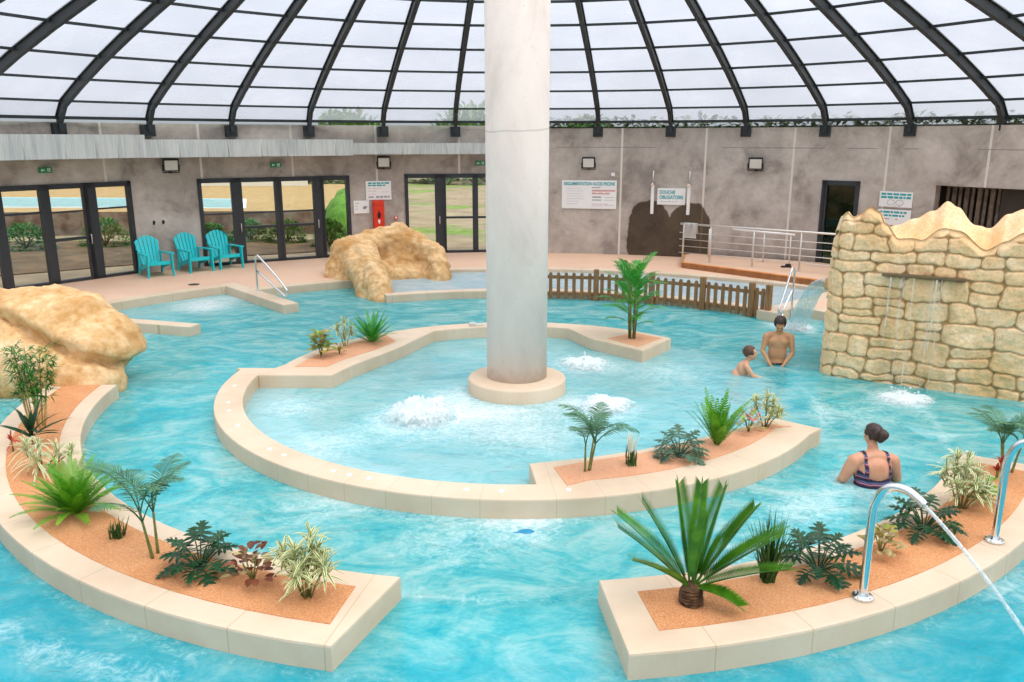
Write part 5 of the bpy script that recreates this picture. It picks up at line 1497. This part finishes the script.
# --- boy crouching in the water beside him, seen from the side
def b_boy(bm):
    ellip(bm, (0, .06, .10), (.125, .10, .14)); ellip(bm, (0, .14, -.04), (.12, .10, .16)); ellip(bm, (0, .20, -.20), (.125, .12, .13))
    capsule(bm, [(-.115, .02, .195), (0, .03, .215), (.115, .02, .195)], [.045, .05, .045]); capsule(bm, [(0, .02, .20), (0, -.015, .29)], [.043, .04])
    for sx, el, wr in ((-1, (-.165, -.07, .06), (-.10, -.26, .0)), (1, (.165, -.05, .03), (.11, -.24, -.03))):
        s0 = V((sx*.135, .015, .185)); capsule(bm, [s0, s0.lerp(V(el), .45), el], [.045, .040, .031]); capsule(bm, [el, V(el).lerp(V(wr), .35), wr], [.032, .030, .021])
        finger_set(bm, V(wr), V((-.1*sx, -.9, -.1)), V((0, 0, 1)), sx, .15, .3)
    for sx in (-1, 1):
        hp, kn, an = V((sx*.07, .20, -.28)), V((sx*.10, -.08, -.50)), V((sx*.08, .14, -.86))
        capsule(bm, [hp, hp.lerp(kn, .5), kn], [.072, .062, .046]); capsule(bm, [kn, kn.lerp(an, .3), an], [.046, .043, .029]); capsule(bm, [an+V((0, .03, -.03)), an+V((0, -.12, -.05))], [.030, .022])
    return head(bm, V((0, -.04, .37)), V((-.05, -1, .12)), UP, .94)
bo, at, Rm = person('person', 'brown haired boy crouching shoulder deep and facing the standing young man', (3.60, 11.95, -.04), 80, b_boy, M['skin_b'], .008)
face_parts(at, Rm, bo, .94); hair_cap(at, Rm, .94, M['hair_b'], bo, None, low=-.02, thick=.016, front=.055)
obj('swim_shorts', shell(bo.data, lambda p: p.z < -.12 and p.z > -.46 and p.y > -.02, .008), M['shorts'], bo, fixn=False, smooth=True)
# ================================================================== OUTSIDE AND WATER EFFECTS
bm = bmesh.new()
N = 60
for k in range(N):
    a0, a1 = 360*k/N, 360*(k+1)/N
    for r0, r1 in ((13.72, 18), (18, 30), (30, 90), (90, 240)):
        bm.faces.new([bm.verts.new(pol(r, a, .10)) for r, a in ((r0, a0), (r1, a0), (r1, a1), (r0, a1))])
bmesh.ops.remove_doubles(bm, verts=bm.verts, dist=1e-3)
struct('ground', bm, M['sand'])
# raised terrace with the outdoor pool, seen through the glazed doors
bm = bmesh.new(); prism(bm, [(-46, 27.6), (-6.9, 30.0), (-6.2, 48), (-60, 48)], .0, .95, 0, 1)
o = obj('terrace', bm, [M['tan_tile'], M['brick']]); o['kind'] = 'structure'
bm = bmesh.new(); prism(bm, [(-44, 31.5), (-15.0, 31.2), (-10.5, 30.9), (-12.0, 35.5), (-44, 38.5)], .9, .97); o = obj('pool_outdoor', bm, M['pool_out']); o['kind'] = 'structure'
bm = bmesh.new()
P = [(-44, 31.5), (-15.0, 31.2), (-10.5, 30.9), (-12.0, 35.5), (-44, 38.5)]; c = V((-27, 34.5)); Q = [tuple((V(p)-c)*1.0+c+(V(p)-c).normalized()*.5) for p in P]
strip_ring(bm, P+[P[0]], Q+[Q[0]], .9, .99); o = obj('pool_edge', bm, M['white']); o['kind'] = 'structure'
bm = bmesh.new(); prism(bm, [(-60, 46), (-11.5, 46), (-11.5, 46.4), (-60, 46.4)], .9, 3.2); o = obj('wall_garden', bm, M['whitewall']); o['kind'] = 'structure'
def bumpy(name, c, r, mat, label, cat, seed, amp=.12, kind=None, sub=4):
    bm = bmesh.new(); ellip(bm, c, r, None, sub); bm.normal_update(); off = V((seed*2.7, seed, 0)); new = [v.co+v.normal*amp*noise.fractal(v.co*1.6+off, .8, 2.2, 5) for v in bm.verts]
    for v, p in zip(bm.verts, new): v.co = p
    for f in bm.faces: f.smooth = True
    return tag(obj(name, bm, mat), label, cat, kind=kind)
bumpy('grassy_bank', (-5.75, 31.5, -.1), (1.45, 3.5, 2.0), M['lawn'], 'green grassy bank outside the glazed door behind the chairs', 'bank', 1)
def bush(x, y, w, h, label, seed, n=900, L=.14):
    r = random.Random(seed); t = thing('bush', label, 'bush', (x, y, .1)); bm, uvl = new_leafy()
    for k in range(n):
        a, b = r.uniform(0, 6.28), math.acos(r.uniform(-.2, 1)); q = r.uniform(.75, 1.0)
        p = V((w*q*sin(b)*cos(a), .7*w*q*sin(b)*sin(a), max(.05, h*q*cos(b)))); d = V((sin(b)*cos(a), sin(b)*sin(a), cos(b)+.2))+V((r.uniform(-.6, .6), r.uniform(-.6, .6), r.uniform(-.4, .4)))
        blade(bm, uvl, p, d, L*r.uniform(.7, 1.3), L*.28, .2, 3, .2, 'oval')
    obj('foliage', bm, M['hedge'], t, fixn=False)
    bm = bmesh.new()
    for k in range(5):
        a = k*1.26; tube(bm, [V((0, 0, 0)), V((w*.5*cos(a), w*.35*sin(a), h*.75))], [.03, .01], 5)
    obj('branches', bm, M['bark'], t)
for k, (x, y, w, h, lab) in enumerate(((-15.4, 25.6, .9, .8, 'green bush outside the left half of the leftmost glazed door'), (-13.3, 26.5, .8, .9, 'green bush outside the middle of the leftmost glazed door'), (-11.6, 27.1, .6, .75, 'green bush outside the right pane of the leftmost glazed door'),
      (-9.0, 27.9, .7, .7, 'green bush outside the chair side pane of the middle door'), (-5.9, 26.3, .6, .9, 'dark green bush at the foot of the grassy bank'), (-10.2, 27.6, .5, .6, 'small green bush outside between the first two doors'), (-7.6, 27.4, .65, .75, 'green bush outside left of the grassy bank'), (-9.3, 25.6, .6, .5, 'low green bush on the brown soil bed outside the middle door'))): bush(x, y, w, h, lab, 40+k)
for k, (x, y, w, h, lab) in enumerate(((-13, 66, 4.5, 5.5, 'distant round tree seen over the grassy bank'), (-3.2, 66, 4.5, 6, 'distant tree seen through the door left of the column'), (6.5, 70, 4.5, 5, 'distant tree behind the column'))): bush(x, y, w, h, lab, 60+k, 1600, .7)
bm = bmesh.new(); prism(bm, [(-24, 19.6), (-13.6, 20.0), (-8.6, 23.8), (-5.2, 25.4), (-5.2, 27.8), (-24, 27.6)], .0, .13); o = obj('soil_bed', bm, M['soil']); o['kind'] = 'structure'

# row of dark trees behind the hall, glimpsed through the clear strip over the wall head
r = random.Random(77); bm, uvl = new_leafy()
for k in range(5200):
    a = r.uniform(3, 66); q = r.uniform(0, 1); h = r.uniform(2.6, 4.16); p = pol(16.6+q*.8, a, h+.12*noise.noise(V((a*.6, 0, 0))))
    blade(bm, uvl, p, V((r.uniform(-1, 1), r.uniform(-1, 1), r.uniform(-.3, .6))), r.uniform(.2, .4), .08, .2, 2, .2, 'oval')
lo, hi = arc(17.0, 3, 66, 3), arc(17.6, 3, 66, 3); strip_ring(bm, lo, hi, .1, 3.9)
M['hedge_dark'] = leaf_mat('dark_hedge', '22361c', '4a5c2e')
tag(obj('tall_hedge', bm, M['hedge_dark'], fixn=False), 'dark tall hedge glimpsed above the right wall under the dome', 'hedge', kind='stuff')
# ---- bubbling domes of white water
def foam(name, x, y, r, h, label, seed, spikes=.5):
    bm = bmesh.new(); rr = random.Random(seed); ft = bm.verts.layers.float.new('thick')
    n = 40; k = 16; rows = []; r *= 1.2
    for i in range(k+1):
        q = i/k; row = []
        for j in range(n):
            a = 2*pi*j/n; p = V((r*q*cos(a), r*q*sin(a), 0))
            e = 1+.35*noise.noise(V((cos(a)*1.5, sin(a)*1.5, seed)))
            z = h*max(0, 1-(q*1.02)**2)**.9*(1+spikes*noise.fractal(V((p.x*6, p.y*6, seed)), .7, 2.2, 4))-.012
            v = bm.verts.new((x+p.x*e, y+p.y*e, z)); v[ft] = max(0, 1-q**1.6)+.10; row.append(v)
        rows.append(row)
    for a, b in zip(rows, rows[1:]):
        for j in range(n): bm.faces.new((a[j], a[(j+1) % n], b[(j+1) % n], b[j])).smooth = True
    bmesh.ops.remove_doubles(bm, verts=bm.verts, dist=1e-4)
    old = set(bm.verts)
    for q in range(int(24*spikes)):
        a, d = rr.uniform(0, 6.28), rr.uniform(0, r*.8); ellip(bm, (x+d*cos(a), y+d*sin(a), h*(1-d/r)+rr.uniform(0, .10)), (rr.uniform(.008, .02),)*3, None, 1)
    for v in bm.verts:
        if v not in old: v[ft] = .9
    return tag(obj(name, bm, M['foam']), label, 'foam', kind='stuff')
foam('white_foam', -1.16, 9.92, .44, .22, 'white bubbling splash left of the column in the round basin', 1, .9)
foam('white_foam', 1.26, 10.36, .36, .13, 'smooth white bubbling dome in front right of the column', 2, .3)
foam('white_foam', 1.17, 12.5, .40, .10, 'white bubbling dome behind the column beside the square bed', 3, .4)
foam('white_foam', 5.42, 10.72, .34, .07, 'white foam where the wall curtain of water meets the pool', 4, .6)
foam('white_foam', 5.42, 15.05, .30, .08, 'white foam where the arching spout lands near the steps', 5, .7)
bm = bmesh.new(); ellip(bm, (.13, 6.80, -.012), (.085, .05, .03), None, 3); ellip(bm, (.04, 6.78, -.01), (.05, .02, .015), None, 2)
tag(obj('pool_float', bm, pbsdf('blue_float', '1583a8', .5), smooth=True), 'small dark blue thing in the water in front of the ring wall', 'float')
# ---- jets
def jet(name, pts, rads, label, n=10, wob=.15):
    bm = bmesh.new(); P_ = smooth_path(pts, 8); m = len(P_)
    rs = []
    for i in range(m):
        x = i/(m-1)*(len(rads)-1); k = min(len(rads)-2, int(x)); rs.append((rads[k]*(1-(x-k))+rads[k+1]*(x-k))*(1+wob*noise.noise(V((i*.7, 3, 1)))))
    tube(bm, P_, rs, n)
    return tag(obj(name, bm, M['jet']), label, 'water jet', kind='stuff')
def ballistic(p, v, t1, n=9): return [p+v*(t1*i/n)-UP*(4.9*(t1*i/n)**2) for i in range(n+1)]
e1 = b1+d1*.335+UP*.875
jet('water_jet', ballistic(e1, d1*4.2-UP*2.9, .27), [.014, .014, .014, .015, .016], 'thin water jet squirting from the front spout pipe to the right')
e2 = b2+d2*.335+UP*.875
jet('water_jet', ballistic(e2, d2*4.2-UP*2.9, .27), [.014, .014, .014, .015, .016], 'thin water jet from the spout pipe at the right edge')
# broad arching spout from the end of the masonry rock
S0 = V((6.05, 15.3, 1.16))
bm = bmesh.new(); A0 = SA+SN*.75-SD*.0+V((0, 0, 1.30)); tgt = V((5.42, 15.05, 0.0))
dv = (V((tgt.x, tgt.y, 0))-V((A0.x, A0.y, 0))); T = .52; v0 = dv/T; vz = (0-A0.z+4.9*T*T)/T
rows = []; sd = V((-dv.y, dv.x, 0)).normalized()
for i in range(29):
    t = T*i/28; c = A0+v0*t+UP*(vz*t-4.9*t*t); w = .13+.06*(i/28); row = []
    tan = (v0+UP*(vz-9.8*t)).normalized(); nn = sd.cross(tan).normalized()
    for j in range(17):
        a = 2*pi*j/16; row.append(bm.verts.new(c+sd*(w*cos(a)*(1+.12*noise.noise(V((j*.9, i*.25, 2)))))+nn*(.045*sin(a)*(1+.4*noise.noise(V((j*1.7, i*.3, 7)))))))
    rows.append(row)
for a, b in zip(rows, rows[1:]):
    for j in range(16): bm.faces.new((a[j], a[j+1], b[j+1], b[j])).smooth = True
tag(obj('water_spout', bm, M['jet']), 'broad arching spout of water between masonry rock and pool steps', 'water jet', kind='stuff')
# curtain of thin streams under the slot of the masonry rock
bm = bmesh.new(); rr = random.Random(9)
for k in range(9):
    s = rr.choice((.80, .84, .88, 1.0, 1.18, 1.3, 1.42, 1.5, 1.6, 1.68, 1.73)); s += rr.uniform(-.03, .03); o0 = -.10-rr.uniform(0, .03); z1 = rr.choice((0, 0, 0, .6, .9))
    pts = [SA+SD*(s+.01*noise.noise(V((k, i*.5, 0))))+SN*(o0-.012*i)+V((0, 0, 1.60-(1.60-z1)*i/10)) for i in range(11)]
    tube(bm, pts, [.004*rr.uniform(.6, 1.5) for _ in pts], 5)
tag(obj('water_curtain', bm, M['jet']), 'thin curtain of water falling from the slot of the masonry rock', 'water jet', kind='stuff')
# ================================================================== LIGHT AND CAMERA
w = bpy.data.worlds.new('sky'); SC.world = w; w.use_nodes = True
nt = w.node_tree; nt.nodes.clear(); t = NT(nt)
z = t.n('ShaderNodeSeparateXYZ', {'Vector': t.coord('Generated')}).outputs[2]
colr = t.ramp(z, [(0.0, (.66, .69, .74, 1)), (.12, (.74, .80, .90, 1)), (.45, (.88, .92, 1, 1)), (1.0, (1, 1, 1, 1))])
st = t.n('ShaderNodeMapRange', {'Value': z, 'From Min': .1, 'From Max': 1.0, 'To Min': SKY0, 'To Max': SKY1}).outputs[0]
bg = t.n('ShaderNodeBackground', {'Color': colr, 'Strength': st})
out = nt.nodes.new('ShaderNodeOutputWorld'); nt.links.new(bg.outputs[0], out.inputs[0])
sd = bpy.data.lights.new('sun', 'SUN'); sd.energy = SUN; sd.angle = R(32); sd.color = (1, .90, .80)
so = bpy.data.objects.new('sun', sd); COL.objects.link(so)
so.rotation_euler = V((-.55, .40, -.95)).to_track_quat('-Z', 'Y').to_euler()
cd = bpy.data.cameras.new('camera'); cam = bpy.data.objects.new('camera', cd); COL.objects.link(cam)
cam.location = (0, 0, 3.5); cam.rotation_euler = (R(90-14), 0, 0)
cd.sensor_fit = 'HORIZONTAL'; cd.sensor_width = 36; cd.lens = 810/1024*36; cd.clip_start = .05; cd.clip_end = 500
SC.camera = cam
vs = SC.view_settings; SC.display_settings.display_device = 'sRGB'
vs.view_transform = 'Standard'; vs.look = 'None'; vs.exposure = EXPO; vs.gamma = 1; vs.use_curve_mapping = False
SC.render.film_transparent = False
cy = SC.cycles
cy.use_denoising = True
try: cy.denoiser = 'OPENIMAGEDENOISE'
except Exception: pass
cy.max_bounces = 10; cy.transparent_max_bounces = 24; cy.diffuse_bounces = 4; cy.glossy_bounces = 4; cy.transmission_bounces = 6
cy.caustics_reflective = False; cy.caustics_refractive = False; cy.sample_clamp_indirect = 6
